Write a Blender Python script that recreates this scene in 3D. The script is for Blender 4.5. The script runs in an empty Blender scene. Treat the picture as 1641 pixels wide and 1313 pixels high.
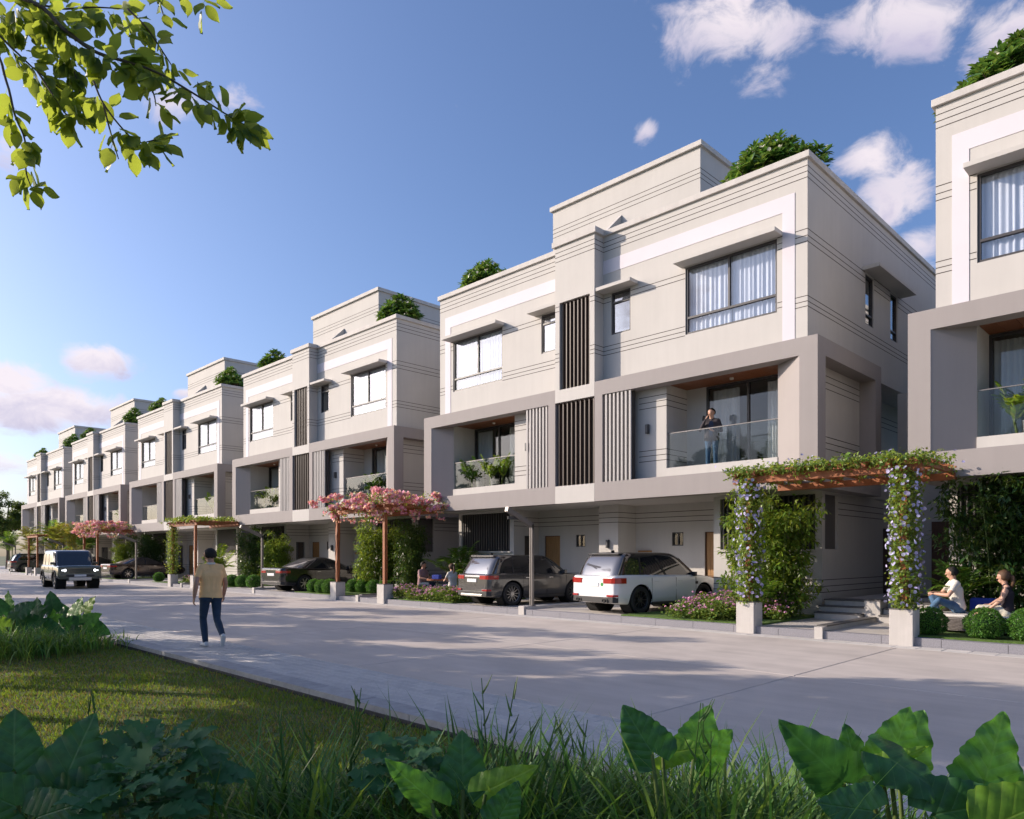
import bpy, math, random
import numpy as np
from mathutils import Vector, Matrix
random.seed(7); RNG = np.random.default_rng(11)
SC = bpy.context.scene
COL = SC.collection
R = math.radians

# ---------------------------------------------------------------- camera
CAM_H = 1.65
cd = bpy.data.cameras.new('camera'); cam = bpy.data.objects.new('camera', cd); COL.objects.link(cam)
cam.location = (0, 0, CAM_H); cam.rotation_euler = (R(90), 0, R(45))
cd.sensor_width = 36; cd.lens = 25.44; cd.shift_y = 0.1429; cd.clip_start = .05; cd.clip_end = 6000
SC.camera = cam

# ---------------------------------------------------------------- sun and sky
SUN_EL = R(23); SUN_AZ = math.atan2(-.826, -.562)
SDIR = Vector((math.sin(SUN_AZ)*math.cos(SUN_EL), math.cos(SUN_AZ)*math.cos(SUN_EL), math.sin(SUN_EL)))
sl = bpy.data.lights.new('sun', 'SUN'); sl.energy = 4.5; sl.angle = R(.4); sl.color = (1, .855, .71)
so = bpy.data.objects.new('sun', sl); COL.objects.link(so); so.location = SDIR*60
so.rotation_euler = SDIR.to_track_quat('Z', 'Y').to_euler()
W = bpy.data.worlds.new('World'); SC.world = W; W.use_nodes = True
SC.cycles.max_bounces = 6; SC.cycles.transparent_max_bounces = 12; SC.cycles.caustics_reflective = False; SC.cycles.caustics_refractive = False
SC.view_settings.view_transform = 'Standard'; SC.view_settings.look = 'None'
SC.view_settings.exposure = 0.38; SC.view_settings.gamma = 1; SC.view_settings.use_curve_mapping = False

def pix_dir(px, py):
    u = (px-820.5)/1159.5; v = (891-py)/1159.5
    d = Vector((u-1, u+1, 0))/math.sqrt(2) + Vector((0, 0, v))
    return d.normalized()

def build_world():
    nt = W.node_tree; n = nt.nodes; L = nt.links
    n.clear()
    out = n.new('ShaderNodeOutputWorld'); bg = n.new('ShaderNodeBackground'); L.new(bg.outputs[0], out.inputs[0])
    bg.inputs['Strength'].default_value = 0.15
    sky = n.new('ShaderNodeTexSky'); sky.sky_type = 'NISHITA'; sky.sun_disc = False
    sky.sun_elevation = SUN_EL; sky.sun_rotation = SUN_AZ % (2*math.pi)
    sky.altitude = 300; sky.air_density = 1.0; sky.dust_density = 3.2; sky.ozone_density = 4.0
    tc = n.new('ShaderNodeTexCoord')
    def math_(op, a, b=None, clamp=False):
        m = n.new('ShaderNodeMath'); m.operation = op; m.use_clamp = clamp
        for i, v in enumerate((a, b)):
            if v is None: continue
            if isinstance(v, (int, float)): m.inputs[i].default_value = v
            else: L.new(v, m.inputs[i])
        return m.outputs[0]
    # clouds: soft bodies at fixed places of the sky, broken up by noise; a thin general cover elsewhere
    def noise(scale, det, rough, dist=0, off=(0, 0, 0), sc=(1, 1, 1)):
        mp = n.new('ShaderNodeMapping'); mp.inputs['Location'].default_value = off; mp.inputs['Scale'].default_value = sc
        L.new(tc.outputs['Generated'], mp.inputs[0])
        t = n.new('ShaderNodeTexNoise'); t.inputs['Scale'].default_value = scale; t.inputs['Detail'].default_value = det
        t.inputs['Roughness'].default_value = rough; t.inputs['Distortion'].default_value = dist
        L.new(mp.outputs[0], t.inputs['Vector']); return t.outputs['Fac']
    n1 = noise(17, 9, .62, .5, sc=(1, 1, 1.5)); n2 = noise(3.2, 4, .5, off=(3, 1, 2), sc=(1, 1, 1.8))
    nv = math_('ADD', math_('MULTIPLY', n1, .72), math_('MULTIPLY', n2, .28))
    bodies = [  # px, py, half-width px, half-height px, strength
        (1190, 45, 150, 95, .95), (1215, 125, 70, 55, .75), (1460, 40, 190, 95, .95), (1600, 45, 140, 80, .85), (1560, 110, 110, 60, .6), (1035, 212, 26, 28, .72),
        (1400, 260, 95, 62, .95), (1420, 320, 95, 95, 1.05), (1470, 400, 70, 70, 1.0), (1560, 300, 80, 120, .8),
        (155, 582, 78, 42, 1.15), (60, 655, 180, 48, 1.25), (10, 612, 95, 48, 1.1), (30, 742, 110, 30, .8), (300, 632, 34, 14, .9),
        (375, 165, 50, 46, .62), (285, 175, 60, 55, .66), (15, 240, 55, 55, .6), (-250, 640, 170, 70, 1.0), (1900, 420, 170, 90, .9)]
    rs = random.Random(5)
    dirs = []
    for px, py, hw, hh, s in bodies:
        c = pix_dir(px, py); a = pix_dir(px+hw, py)-c; b = pix_dir(px, py-hh)-c
        dirs.append((c, a, b, s))
    for k in range(9):    # the same kind of sky goes on behind the viewer
        az = R(rs.uniform(-150, 95)); el = R(rs.uniform(9, 55))
        c = Vector((math.sin(az)*math.cos(el), math.cos(az)*math.cos(el), math.sin(el)))
        if c.dot(pix_dir(820, 650)) > .55: continue
        t = Vector((0, 0, 1)).cross(c).normalized(); w = rs.uniform(.08, .2)
        dirs.append((c, t*w, c.cross(t)*w*.5, .9))
    acc = None; lowmask = None
    for c, a, b, s in dirs:
        a2 = a/a.length_squared; b2 = b - a*(b.dot(a)/a.length_squared); b2 = b2/b2.length_squared
        def dotn(vec, const):
            d = n.new('ShaderNodeVectorMath'); d.operation = 'DOT_PRODUCT'; d.inputs[1].default_value = vec
            L.new(tc.outputs['Generated'], d.inputs[0]); return math_('SUBTRACT', d.outputs['Value'], const)
        u = dotn(a2, a2.dot(c)); v = dotn(b2, b2.dot(c))
        q = math_('ADD', math_('MULTIPLY', u, u), math_('MULTIPLY', v, v))
        f = math_('SUBTRACT', 1.0, math_('MULTIPLY', q, .5), True)
        f = math_('MULTIPLY', math_('MULTIPLY', f, f), s)
        front = n.new('ShaderNodeVectorMath'); front.operation = 'DOT_PRODUCT'; front.inputs[1].default_value = c
        L.new(tc.outputs['Generated'], front.inputs[0])
        f = math_('MULTIPLY', f, math_('GREATER_THAN', front.outputs['Value'], 0.3))
        lo = math_('MULTIPLY', f, math_('MULTIPLY', v, -1.0))
        acc = f if acc is None else math_('MAXIMUM', acc, f)
        lowmask = lo if lowmask is None else math_('ADD', lowmask, lo)
    n01 = math_('MULTIPLY', math_('SUBTRACT', nv, .30), 2.7, True)
    dens = math_('SUBTRACT', math_('MULTIPLY', acc, 1.5), math_('MULTIPLY', math_('SUBTRACT', 1.0, n01), 1.45))
    rmp = n.new('ShaderNodeMapRange'); rmp.interpolation_type = 'SMOOTHSTEP'
    L.new(dens, rmp.inputs['Value']); rmp.inputs['From Min'].default_value = -.12; rmp.inputs['From Max'].default_value = .85
    rmp.inputs['To Max'].default_value = .93
    # colour of the cloud: sunlit cream-white, lilac towards its base and where it is thick
    shade = math_('ADD', math_('MULTIPLY', lowmask, .85), math_('MULTIPLY', math_('SUBTRACT', n1, .42), 2.2), True)
    cm = n.new('ShaderNodeMix'); cm.data_type = 'RGBA'
    cm.inputs['A'].default_value = (5.0, 4.5, 4.75, 1); cm.inputs['B'].default_value = (2.75, 2.6, 3.6, 1); L.new(shade, cm.inputs['Factor'])
    mx = n.new('ShaderNodeMix'); mx.data_type = 'RGBA'
    L.new(rmp.outputs[0], mx.inputs['Factor']); tint = n.new('ShaderNodeMix'); tint.data_type = 'RGBA'; tint.blend_type = 'MULTIPLY'; tint.inputs['Factor'].default_value = 1; L.new(sky.outputs[0], tint.inputs['A']); tint.inputs['B'].default_value = (.94, .945, 1.05, 1); L.new(tint.outputs['Result'], mx.inputs['A']); L.new(cm.outputs['Result'], mx.inputs['B'])
    L.new(mx.outputs['Result'], bg.inputs['Color'])
build_world(); W.cycles.sampling_method = "MANUAL"; W.cycles.sample_map_resolution = 256

# ---------------------------------------------------------------- helpers
def link(o, parent=None):
    COL.objects.link(o)
    if parent is not None: o.parent = parent
    return o
def tag(o, label=None, cat=None, group=None, kind=None):
    if label: o['label'] = label
    if cat: o['category'] = cat
    if group: o['group'] = group
    if kind: o['kind'] = kind
    return o
def empty(name, loc=(0, 0, 0), rz=0, parent=None):
    o = bpy.data.objects.new(name, None); o.location = loc; o.rotation_euler = (0, 0, rz); o.empty_display_size = .2
    return link(o, parent)
def copy_tree(o, parent=None):
    c = o.copy(); COL.objects.link(c)
    if parent is not None: c.parent = parent
    for ch in list(o.children): copy_tree(ch, c)
    return c

class MB:
    def __init__(s): s.v = []; s.f = []; s.m = []
    def add(s, vs, fs, mi=0):
        o = len(s.v); s.v.extend([tuple(p) for p in vs]); s.f.extend([tuple(i+o for i in f) for f in fs]); s.m.extend([mi]*len(fs)); return s
    def box(s, x0, x1, y0, y1, z0, z1, mi=0):
        if x0 > x1: x0, x1 = x1, x0
        if y0 > y1: y0, y1 = y1, y0
        if z0 > z1: z0, z1 = z1, z0
        vs = [(x0, y0, z0), (x1, y0, z0), (x1, y1, z0), (x0, y1, z0), (x0, y0, z1), (x1, y0, z1), (x1, y1, z1), (x0, y1, z1)]
        return s.add(vs, [(0, 3, 2, 1), (4, 5, 6, 7), (0, 1, 5, 4), (1, 2, 6, 5), (2, 3, 7, 6), (3, 0, 4, 7)], mi)
    def prism(s, poly, z0, z1, mi=0, axis='z'):
        n = len(poly)
        def P(p, h): return {'z': (p[0], p[1], h), 'x': (h, p[0], p[1]), 'y': (p[0], h, p[1])}[axis]
        vs = [P(p, z0) for p in poly]+[P(p, z1) for p in poly]
        return s.add(vs, [tuple(range(n))[::-1], tuple(range(n, 2*n))]+[(i, (i+1) % n, n+(i+1) % n, n+i) for i in range(n)], mi)
    def tube(s, pts, rad, n=8, mi=0, cap=True):
        pts = [Vector(p) for p in pts]; k = len(pts)
        if not hasattr(rad, '__len__'): rad = [rad]*k
        o = len(s.v); up = None
        for i, p in enumerate(pts):
            t = (pts[min(i+1, k-1)]-pts[max(i-1, 0)]).normalized()
            if up is None: up = t.orthogonal().normalized()
            up = (up-t*up.dot(t));  up = up.normalized() if up.length > 1e-6 else t.orthogonal().normalized()
            w = t.cross(up)
            for j in range(n):
                a = 2*math.pi*j/n; s.v.append(tuple(p+(up*math.cos(a)+w*math.sin(a))*rad[i]))
        for i in range(k-1):
            for j in range(n):
                s.f.append((o+i*n+j, o+i*n+(j+1) % n, o+(i+1)*n+(j+1) % n, o+(i+1)*n+j)); s.m.append(mi)
        if cap:
            s.f.append(tuple(o+j for j in range(n))[::-1]); s.f.append(tuple(o+(k-1)*n+j for j in range(n))); s.m += [mi, mi]
        return s
    def lathe(s, prof, n=24, axis='z', c=(0, 0, 0), mi=0):
        o = len(s.v)
        for r, h in prof:
            for j in range(n):
                a = 2*math.pi*j/n; x, y = r*math.cos(a), r*math.sin(a)
                p = {'z': (x, y, h), 'x': (h, x, y), 'y': (x, h, y)}[axis]
                s.v.append((p[0]+c[0], p[1]+c[1], p[2]+c[2]))
        for i in range(len(prof)-1):
            for j in range(n):
                s.f.append((o+i*n+j, o+i*n+(j+1) % n, o+(i+1)*n+(j+1) % n, o+(i+1)*n+j)); s.m.append(mi)
        return s
    def grid_wall(s, axis, p0, p1, u0, u1, z0, z1, holes=(), mi=0):
        """slab between planes p0 and p1 across `axis` ('y': front wall, u is x; 'x': side wall, u is y), with rectangular holes (ua, ub, za, zb)"""
        us = sorted({u0, u1, *[min(max(h[i], u0), u1) for h in holes for i in (0, 1)]})
        zs = sorted({z0, z1, *[min(max(h[i], z0), z1) for h in holes for i in (2, 3)]})
        def solid(i, j):
            if i < 0 or j < 0 or i >= len(us)-1 or j >= len(zs)-1: return False
            uc, zc = (us[i]+us[i+1])/2, (zs[j]+zs[j+1])/2
            return not any(h[0] < uc < h[1] and h[2] < zc < h[3] for h in holes)
        def P(u, p, z): return (u, p, z) if axis == 'y' else (p, u, z)
        for i in range(len(us)-1):
            for j in range(len(zs)-1):
                if not solid(i, j): continue
                a, b, c, d = us[i], us[i+1], zs[j], zs[j+1]
                s.add([P(a, p0, c), P(b, p0, c), P(b, p0, d), P(a, p0, d)], [(0, 1, 2, 3)], mi)
                s.add([P(a, p1, c), P(b, p1, c), P(b, p1, d), P(a, p1, d)], [(3, 2, 1, 0)], mi)
                if not solid(i-1, j): s.add([P(a, p0, c), P(a, p1, c), P(a, p1, d), P(a, p0, d)], [(0, 1, 2, 3)], mi)
                if not solid(i+1, j): s.add([P(b, p0, c), P(b, p1, c), P(b, p1, d), P(b, p0, d)], [(3, 2, 1, 0)], mi)
                if not solid(i, j-1): s.add([P(a, p0, c), P(b, p0, c), P(b, p1, c), P(a, p1, c)], [(3, 2, 1, 0)], mi)
                if not solid(i, j+1): s.add([P(a, p0, d), P(b, p0, d), P(b, p1, d), P(a, p1, d)], [(0, 1, 2, 3)], mi)
        return s
    def mesh(s, name, mats, smooth=False):
        me = bpy.data.meshes.new(name); me.from_pydata(s.v, [], s.f)
        if not isinstance(mats, (list, tuple)): mats = [mats]
        for m in mats: me.materials.append(m)
        if len(mats) > 1: me.polygons.foreach_set('material_index', s.m)
        if smooth: me.polygons.foreach_set('use_smooth', [True]*len(me.polygons))
        me.validate(); me.update(); return me
    def build(s, name, mats, parent=None, smooth=False, bevel=0, loc=None, seg=2):
        o = bpy.data.objects.new(name, s.mesh(name, mats, smooth)); link(o, parent)
        if loc is not None: o.location = loc
        if bevel:
            b = o.modifiers.new('bevel', 'BEVEL'); b.width = bevel; b.segments = seg; b.limit_method = 'ANGLE'; b.angle_limit = R(40)
        return o
def bx(name, mat, parent, *d, bevel=0):
    return MB().box(*d).build(name, mat, parent, bevel=bevel)
def inst(name, me, parent=None, loc=(0, 0, 0), rot=(0, 0, 0), sc=1):
    o = bpy.data.objects.new(name, me); o.location = loc; o.rotation_euler = rot
    o.scale = (sc, sc, sc) if not hasattr(sc, '__len__') else sc
    return link(o, parent)

def np_mesh(name, V, F, mats, mi=None, smooth=False):
    """V (n,3) array, F (m,k) array of one polygon size"""
    me = bpy.data.meshes.new(name); m, k = F.shape
    me.vertices.add(len(V)); me.vertices.foreach_set('co', np.asarray(V, np.float32).ravel())
    me.loops.add(m*k); me.loops.foreach_set('vertex_index', np.asarray(F, np.int32).ravel())
    me.polygons.add(m); me.polygons.foreach_set('loop_start', np.arange(0, m*k, k, dtype=np.int32)); me.polygons.foreach_set('loop_total', np.full(m, k, np.int32))
    if not isinstance(mats, (list, tuple)): mats = [mats]
    for a in mats: me.materials.append(a)
    if mi is not None: me.polygons.foreach_set('material_index', np.asarray(mi, np.int32))
    if smooth: me.polygons.foreach_set('use_smooth', np.ones(m, bool))
    me.update(calc_edges=True); return me

def scatter(tv, tf, pos, xdir, up, size):
    """copies of a template (tv verts along +x, width y, normal z; tf faces) at pos with its x axis along xdir and z near up; returns V, F"""
    pos = np.asarray(pos, float); X = np.asarray(xdir, float); X = X/np.linalg.norm(X, axis=1, keepdims=True)
    U = np.asarray(up, float); Y = np.cross(U, X); Y /= np.maximum(np.linalg.norm(Y, axis=1, keepdims=True), 1e-6); Z = np.cross(X, Y)
    size = np.asarray(size, float)
    if size.ndim == 1: size = np.stack([size]*3, 1)
    tv = np.asarray(tv, float); n = len(pos)
    V = pos[:, None, :] + tv[None, :, 0:1]*size[:, None, 0:1]*X[:, None, :] + tv[None, :, 1:2]*size[:, None, 1:2]*Y[:, None, :] + tv[None, :, 2:3]*size[:, None, 2:3]*Z[:, None, :]
    tf = np.asarray(tf); F = tf[None]+(np.arange(n)*len(tv))[:, None, None]
    return V.reshape(-1, 3), F.reshape(-1, tf.shape[1])
LEAF4 = ([(0, 0, 0), (.45, .22, .03), (1, 0, -.05), (.45, -.22, .03)], [(0, 1, 2, 3)])      # simple folded lozenge
LEAF6 = ([(0, 0, 0), (.3, .17, .05), (.3, 0, 0), (.3, -.17, .05), (.7, .17, .03), (.7, 0, -.03), (.7, -.17, .03), (1, 0, -.12)],
         [(0, 2, 1, 1), (0, 3, 2, 2), (2, 5, 4, 1), (3, 6, 5, 2), (5, 7, 4, 4), (6, 7, 5, 5)])
def rnd_dirs(n, rng=None):
    g = (rng or RNG).normal(size=(n, 3)); return g/np.linalg.norm(g, axis=1, keepdims=True)

# ---------------------------------------------------------------- materials
MATS = {}
def mat(name, col, rough=.6, var=.0, vscale=3, bump=0, bscale=40, metal=0, spec=.5, coat=0, island=0, sc=(1, 1, 1), emit=None, coord='Object', det=6, streak=0, ssc=(3, 3, .2), sscale=1.5):
    if name in MATS: return MATS[name]
    m = bpy.data.materials.new(name); m.use_nodes = True; nt = m.node_tree; n = nt.nodes; L = nt.links
    p = n['Principled BSDF']; p.inputs['Roughness'].default_value = rough; p.inputs['Metallic'].default_value = metal
    p.inputs['Specular IOR Level'].default_value = spec; p.inputs['Coat Weight'].default_value = coat; p.inputs['Coat Roughness'].default_value = .05
    p.inputs['Base Color'].default_value = (*col, 1)
    tc = n.new('ShaderNodeTexCoord'); mp = n.new('ShaderNodeMapping'); mp.inputs['Scale'].default_value = sc
    L.new(tc.outputs[coord], mp.inputs[0])
    src = None
    if var or island or streak:
        t = n.new('ShaderNodeTexNoise'); t.inputs['Scale'].default_value = vscale; t.inputs['Detail'].default_value = det; t.inputs['Roughness'].default_value = .6
        L.new(mp.outputs[0], t.inputs['Vector'])
        hsv = n.new('ShaderNodeHueSaturation'); hsv.inputs['Color'].default_value = (*col, 1)
        r = n.new('ShaderNodeMapRange'); L.new(t.outputs['Fac'], r.inputs['Value']); r.inputs['From Min'].default_value = .25; r.inputs['From Max'].default_value = .75
        r.inputs['To Min'].default_value = 1-var; r.inputs['To Max'].default_value = 1+var
        val = r.outputs[0]
        if island:
            g = n.new('ShaderNodeNewGeometry'); r2 = n.new('ShaderNodeMapRange'); L.new(g.outputs['Random Per Island'], r2.inputs['Value'])
            r2.inputs['To Min'].default_value = 1-island; r2.inputs['To Max'].default_value = 1+island
            q = n.new('ShaderNodeMath'); q.operation = 'MULTIPLY'; L.new(val, q.inputs[0]); L.new(r2.outputs[0], q.inputs[1]); val = q.outputs[0]
        if streak:
            mp2 = n.new('ShaderNodeMapping'); mp2.inputs['Scale'].default_value = ssc; L.new(tc.outputs[coord], mp2.inputs[0])
            t3 = n.new('ShaderNodeTexNoise'); t3.inputs['Scale'].default_value = sscale; t3.inputs['Detail'].default_value = 7; t3.inputs['Roughness'].default_value = .65; L.new(mp2.outputs[0], t3.inputs['Vector'])
            r3 = n.new('ShaderNodeMapRange'); L.new(t3.outputs['Fac'], r3.inputs['Value']); r3.inputs['From Min'].default_value = .3; r3.inputs['From Max'].default_value = .62; r3.inputs['To Min'].default_value = 1-streak; r3.inputs['To Max'].default_value = 1
            q3 = n.new('ShaderNodeMath'); q3.operation = 'MULTIPLY'; L.new(val, q3.inputs[0]); L.new(r3.outputs[0], q3.inputs[1]); val = q3.outputs[0]
        L.new(val, hsv.inputs['Value']); L.new(hsv.outputs[0], p.inputs['Base Color'])
    if bump:
        t2 = n.new('ShaderNodeTexNoise'); t2.inputs['Scale'].default_value = bscale; t2.inputs['Detail'].default_value = 4
        L.new(mp.outputs[0], t2.inputs['Vector']); b = n.new('ShaderNodeBump'); b.inputs['Strength'].default_value = bump; b.inputs['Distance'].default_value = .02
        L.new(t2.outputs['Fac'], b.inputs['Height']); L.new(b.outputs[0], p.inputs['Normal'])
    if emit: p.inputs['Emission Color'].default_value = (*emit[0], 1); p.inputs['Emission Strength'].default_value = emit[1]
    MATS[name] = m; return m
def glass(name, tint=(.9, .95, 1), base=.12, rough=.0, dark=0):
    if name in MATS: return MATS[name]
    m = bpy.data.materials.new(name); m.use_nodes = True; nt = m.node_tree; n = nt.nodes; L = nt.links; n.remove(n['Principled BSDF'])
    out = n['Material Output']; tr = n.new('ShaderNodeBsdfTransparent'); tr.inputs[0].default_value = (*tint, 1)
    gl = n.new('ShaderNodeBsdfGlossy'); gl.inputs['Roughness'].default_value = rough
    g = n.new('ShaderNodeNewGeometry'); dp = n.new('ShaderNodeVectorMath'); dp.operation = 'DOT_PRODUCT'; L.new(g.outputs['Incoming'], dp.inputs[0]); L.new(g.outputs['Normal'], dp.inputs[1])
    def M(op, a, b):
        q = n.new('ShaderNodeMath'); q.operation = op; q.use_clamp = True
        for i, v in enumerate((a, b)):
            if isinstance(v, (int, float)): q.inputs[i].default_value = v
            else: L.new(v, q.inputs[i])
        return q
    ab = n.new('ShaderNodeMath'); ab.operation = 'ABSOLUTE'; L.new(dp.outputs['Value'], ab.inputs[0])
    ad = M('ADD', base, M('MULTIPLY', M('POWER', M('SUBTRACT', 1.0, ab.outputs[0]).outputs[0], 5.0).outputs[0], .65).outputs[0])
    mx = n.new('ShaderNodeMixShader'); L.new(ad.outputs[0], mx.inputs[0]); L.new(tr.outputs[0], mx.inputs[1]); L.new(gl.outputs[0], mx.inputs[2])
    L.new(mx.outputs[0], out.inputs[0]); MATS[name] = m; return m
def leafmat(name, col, trans=(.35, .5, .05), tw=.35, rough=.45, island=.35, hue=.03, big=0, spec=.35, veins=0):
    if name in MATS: return MATS[name]
    m = bpy.data.materials.new(name); m.use_nodes = True; nt = m.node_tree; n = nt.nodes; L = nt.links
    p = n['Principled BSDF']; p.inputs['Roughness'].default_value = rough; p.inputs['Specular IOR Level'].default_value = spec
    out = n['Material Output']; g = n.new('ShaderNodeNewGeometry')
    def vary(c):
        h = n.new('ShaderNodeHueSaturation'); h.inputs['Color'].default_value = (*c, 1)
        r = n.new('ShaderNodeMapRange'); L.new(g.outputs['Random Per Island'], r.inputs['Value']); r.inputs['To Min'].default_value = 1-island; r.inputs['To Max'].default_value = 1+island
        r3 = n.new('ShaderNodeMath'); r3.operation = 'MULTIPLY'; L.new(g.outputs['Random Per Island'], r3.inputs[0]); r3.inputs[1].default_value = 7.31
        f = n.new('ShaderNodeMath'); f.operation = 'FRACT'; L.new(r3.outputs[0], f.inputs[0])
        r2 = n.new('ShaderNodeMapRange'); L.new(f.outputs[0], r2.inputs['Value']); r2.inputs['To Min'].default_value = .5-hue; r2.inputs['To Max'].default_value = .5+hue
        L.new(r2.outputs[0], h.inputs['Hue']); L.new(r.outputs[0], h.inputs['Value'])
        if big:
            tc = n.new('ShaderNodeTexCoord'); t = n.new('ShaderNodeTexNoise'); t.inputs['Scale'].default_value = big; t.inputs['Detail'].default_value = 5; L.new(tc.outputs['Object'], t.inputs['Vector'])
            h2 = n.new('ShaderNodeHueSaturation'); L.new(h.outputs[0], h2.inputs['Color']); rr = n.new('ShaderNodeMapRange'); L.new(t.outputs['Fac'], rr.inputs['Value'])
            rr.inputs['From Min'].default_value = .3; rr.inputs['From Max'].default_value = .7; rr.inputs['To Min'].default_value = .7; rr.inputs['To Max'].default_value = 1.3
            L.new(rr.outputs[0], h2.inputs['Value']); return h2.outputs[0]
        return h.outputs[0]
    L.new(vary(col), p.inputs['Base Color'])
    t = n.new('ShaderNodeBsdfTranslucent'); L.new(vary(trans), t.inputs[0])
    mx = n.new('ShaderNodeMixShader'); mx.inputs[0].default_value = tw; L.new(p.outputs[0], mx.inputs[1]); L.new(t.outputs[0], mx.inputs[2]); L.new(mx.outputs[0], out.inputs[0])
    MATS[name] = m; return m

PLASTER = mat('plaster', (.54, .515, .485), .85, var=.04, vscale=.9, streak=.045, bump=.12, bscale=70)
CAPM = mat('parapet_coping', (.56, .53, .50), .8, var=.06, streak=.12, vscale=2, bump=.1, bscale=50)
GREYP = mat('grey_plaster', (.315, .285, .275), .8, var=.04, vscale=.8, streak=.04, bump=.1, bscale=70)
WHITEP = mat('white_plaster', (.66, .62, .66), .8, var=.025, vscale=1.2, bump=.08, bscale=70)
GROOVE_SHADE = mat('groove_shade_brown', (.045, .035, .03), .9)
DARKF = mat('window_frame', (.055, .05, .052), .45)
SLATD = mat('slat_bronze', (.085, .06, .046), .5, var=.06, vscale=2)
SLATG = mat('slat_grey', (.40, .38, .37), .6)
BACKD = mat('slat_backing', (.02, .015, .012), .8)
WOODC = mat('ceiling_wood', (.22, .075, .028), .45, var=.3, vscale=3, sc=(1, 12, 1), bump=.1)
WOODD = mat('door_wood', (.36, .19, .07), .5, var=.25, vscale=4, sc=(10, 10, .8), bump=.15)
WOODDK = mat('dark_door_wood', (.09, .035, .02), .5, var=.25, vscale=4, sc=(10, 10, .8))
WOODP = mat('pergola_wood', (.30, .095, .03), .55, var=.25, vscale=5, sc=(1, 1, 1), bump=.1)
METAL = mat('powder_metal', (.20, .185, .175), .4, metal=.4, var=.04)
LAMPM = mat('lamp_metal', (.07, .07, .075), .45, metal=.3)
CURT = mat('curtain_sheer', (.70, .71, .74), .9)
INTER = mat('interior_paint', (.42, .42, .44), .9)
FLOORT = mat('tile_floor', (.45, .43, .41), .5)
GL_WIN = glass('window_glass', (.95, .97, 1.0), .11)
GL_SIDE = glass('mirror_glass', (.9, .93, .96), .24)
GL_DOOR = glass('door_glass', (.88, .89, .89), .045)
GL_RAIL = glass('railing_glass', (.88, .90, .89), .03)
LOUV = mat('louvre_bronze', (.075, .07, .07), .5)
WHITEMETAL = mat('white_metal', (.75, .75, .75), .4)
# ---------------------------------------------------------------- ground, road, kerbs
CONC = mat('road_concrete', (.52, .46, .415), .75, var=.15, streak=.16, ssc=(.12, 1.1, 1), sscale=2.2, vscale=.7, bump=.25, bscale=45, island=0, coord='Object', det=10)
CONC2 = mat('road_concrete_pale', (.55, .49, .445), .75, var=.15, streak=.16, ssc=(.12, 1.1, 1), sscale=2.2, vscale=.9, bump=.25, bscale=45, det=10)
CONC3 = mat('road_concrete_grey', (.50, .445, .405), .75, var=.16, streak=.16, ssc=(.12, 1.1, 1), sscale=2.2, vscale=.6, bump=.25, bscale=45, det=10)
JOINT = mat('joint_dirt', (.05, .045, .04), .95)
PAVE1 = mat('paver_grey', (.47, .45, .435), .8, var=.10, vscale=5, bump=.4, bscale=60)
PAVE2 = mat('paver_pale', (.50, .48, .46), .8, var=.10, vscale=5, bump=.4, bscale=60)
PAVE3 = mat('paver_dark', (.435, .42, .41), .8, var=.10, vscale=5, bump=.4, bscale=60)
GRANITE = mat('kerb_granite', (.24, .235, .26), .7, var=.3, vscale=60, bump=.2, bscale=80)
COURT = mat('forecourt_tile', (.48, .445, .41), .7, var=.1, vscale=2, bump=.15, bscale=50)
SOIL = mat('soil', (.05, .037, .025), .95, var=.4, vscale=8, bump=.6, bscale=25)
LAWNM = mat('lawn_soil', (.075, .10, .02), .95, var=.5, vscale=2.5, bump=.6, bscale=60)
TURF = mat('turf', (.09, .16, .025), .95, var=.4, vscale=20, bump=.8, bscale=120)
LOWWALL = mat('low_wall', (.55, .52, .49), .8, var=.07, streak=.15, vscale=2, bump=.15)
CAPD = mat('dark_stone_cap', (.10, .095, .095), .55, var=.2, vscale=12)

g = MB(); S = 3000
g.add([(-S, -S, -.16), (S, -S, -.16), (S, S, -.16), (-S, S, -.16)], [(0, 1, 2, 3)])
tag(g.build('ground', mat('ground_earth', (.10, .11, .05), .95, var=.4, vscale=.05)), kind='structure')

road = MB().box(-150, 30, 5.96, 14.095, -.15, -.012).build('road', JOINT); tag(road, kind='structure')
rr = random.Random(3); slab_me = {}
def slab(me_key, lx, ly, m):
    if me_key not in slab_me:
        b = MB(); c = .012
        b.add([(0, 0, -.012+.0), (lx, 0, -.012), (lx, ly, -.012), (0, ly, -.012), (c, c, 0), (lx-c, c, 0), (lx-c, ly-c, 0), (c, ly-c, 0)],
              [(4, 5, 6, 7), (0, 1, 5, 4), (1, 2, 6, 5), (2, 3, 7, 6), (3, 0, 4, 7)])
        slab_me[me_key] = b.mesh('slab', m)
    return slab_me[me_key]
for i in range(-29, 6):
    for j, (y0, y1) in enumerate(((5.965, 9.797), (9.803, 14.09))):
        k = rr.randrange(3)
        inst('slab', slab((j, k), 4.994, y1-y0, (CONC, CONC2, CONC3)[k]), road, (-4.3+5*i+.003, y0, 0))

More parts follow.
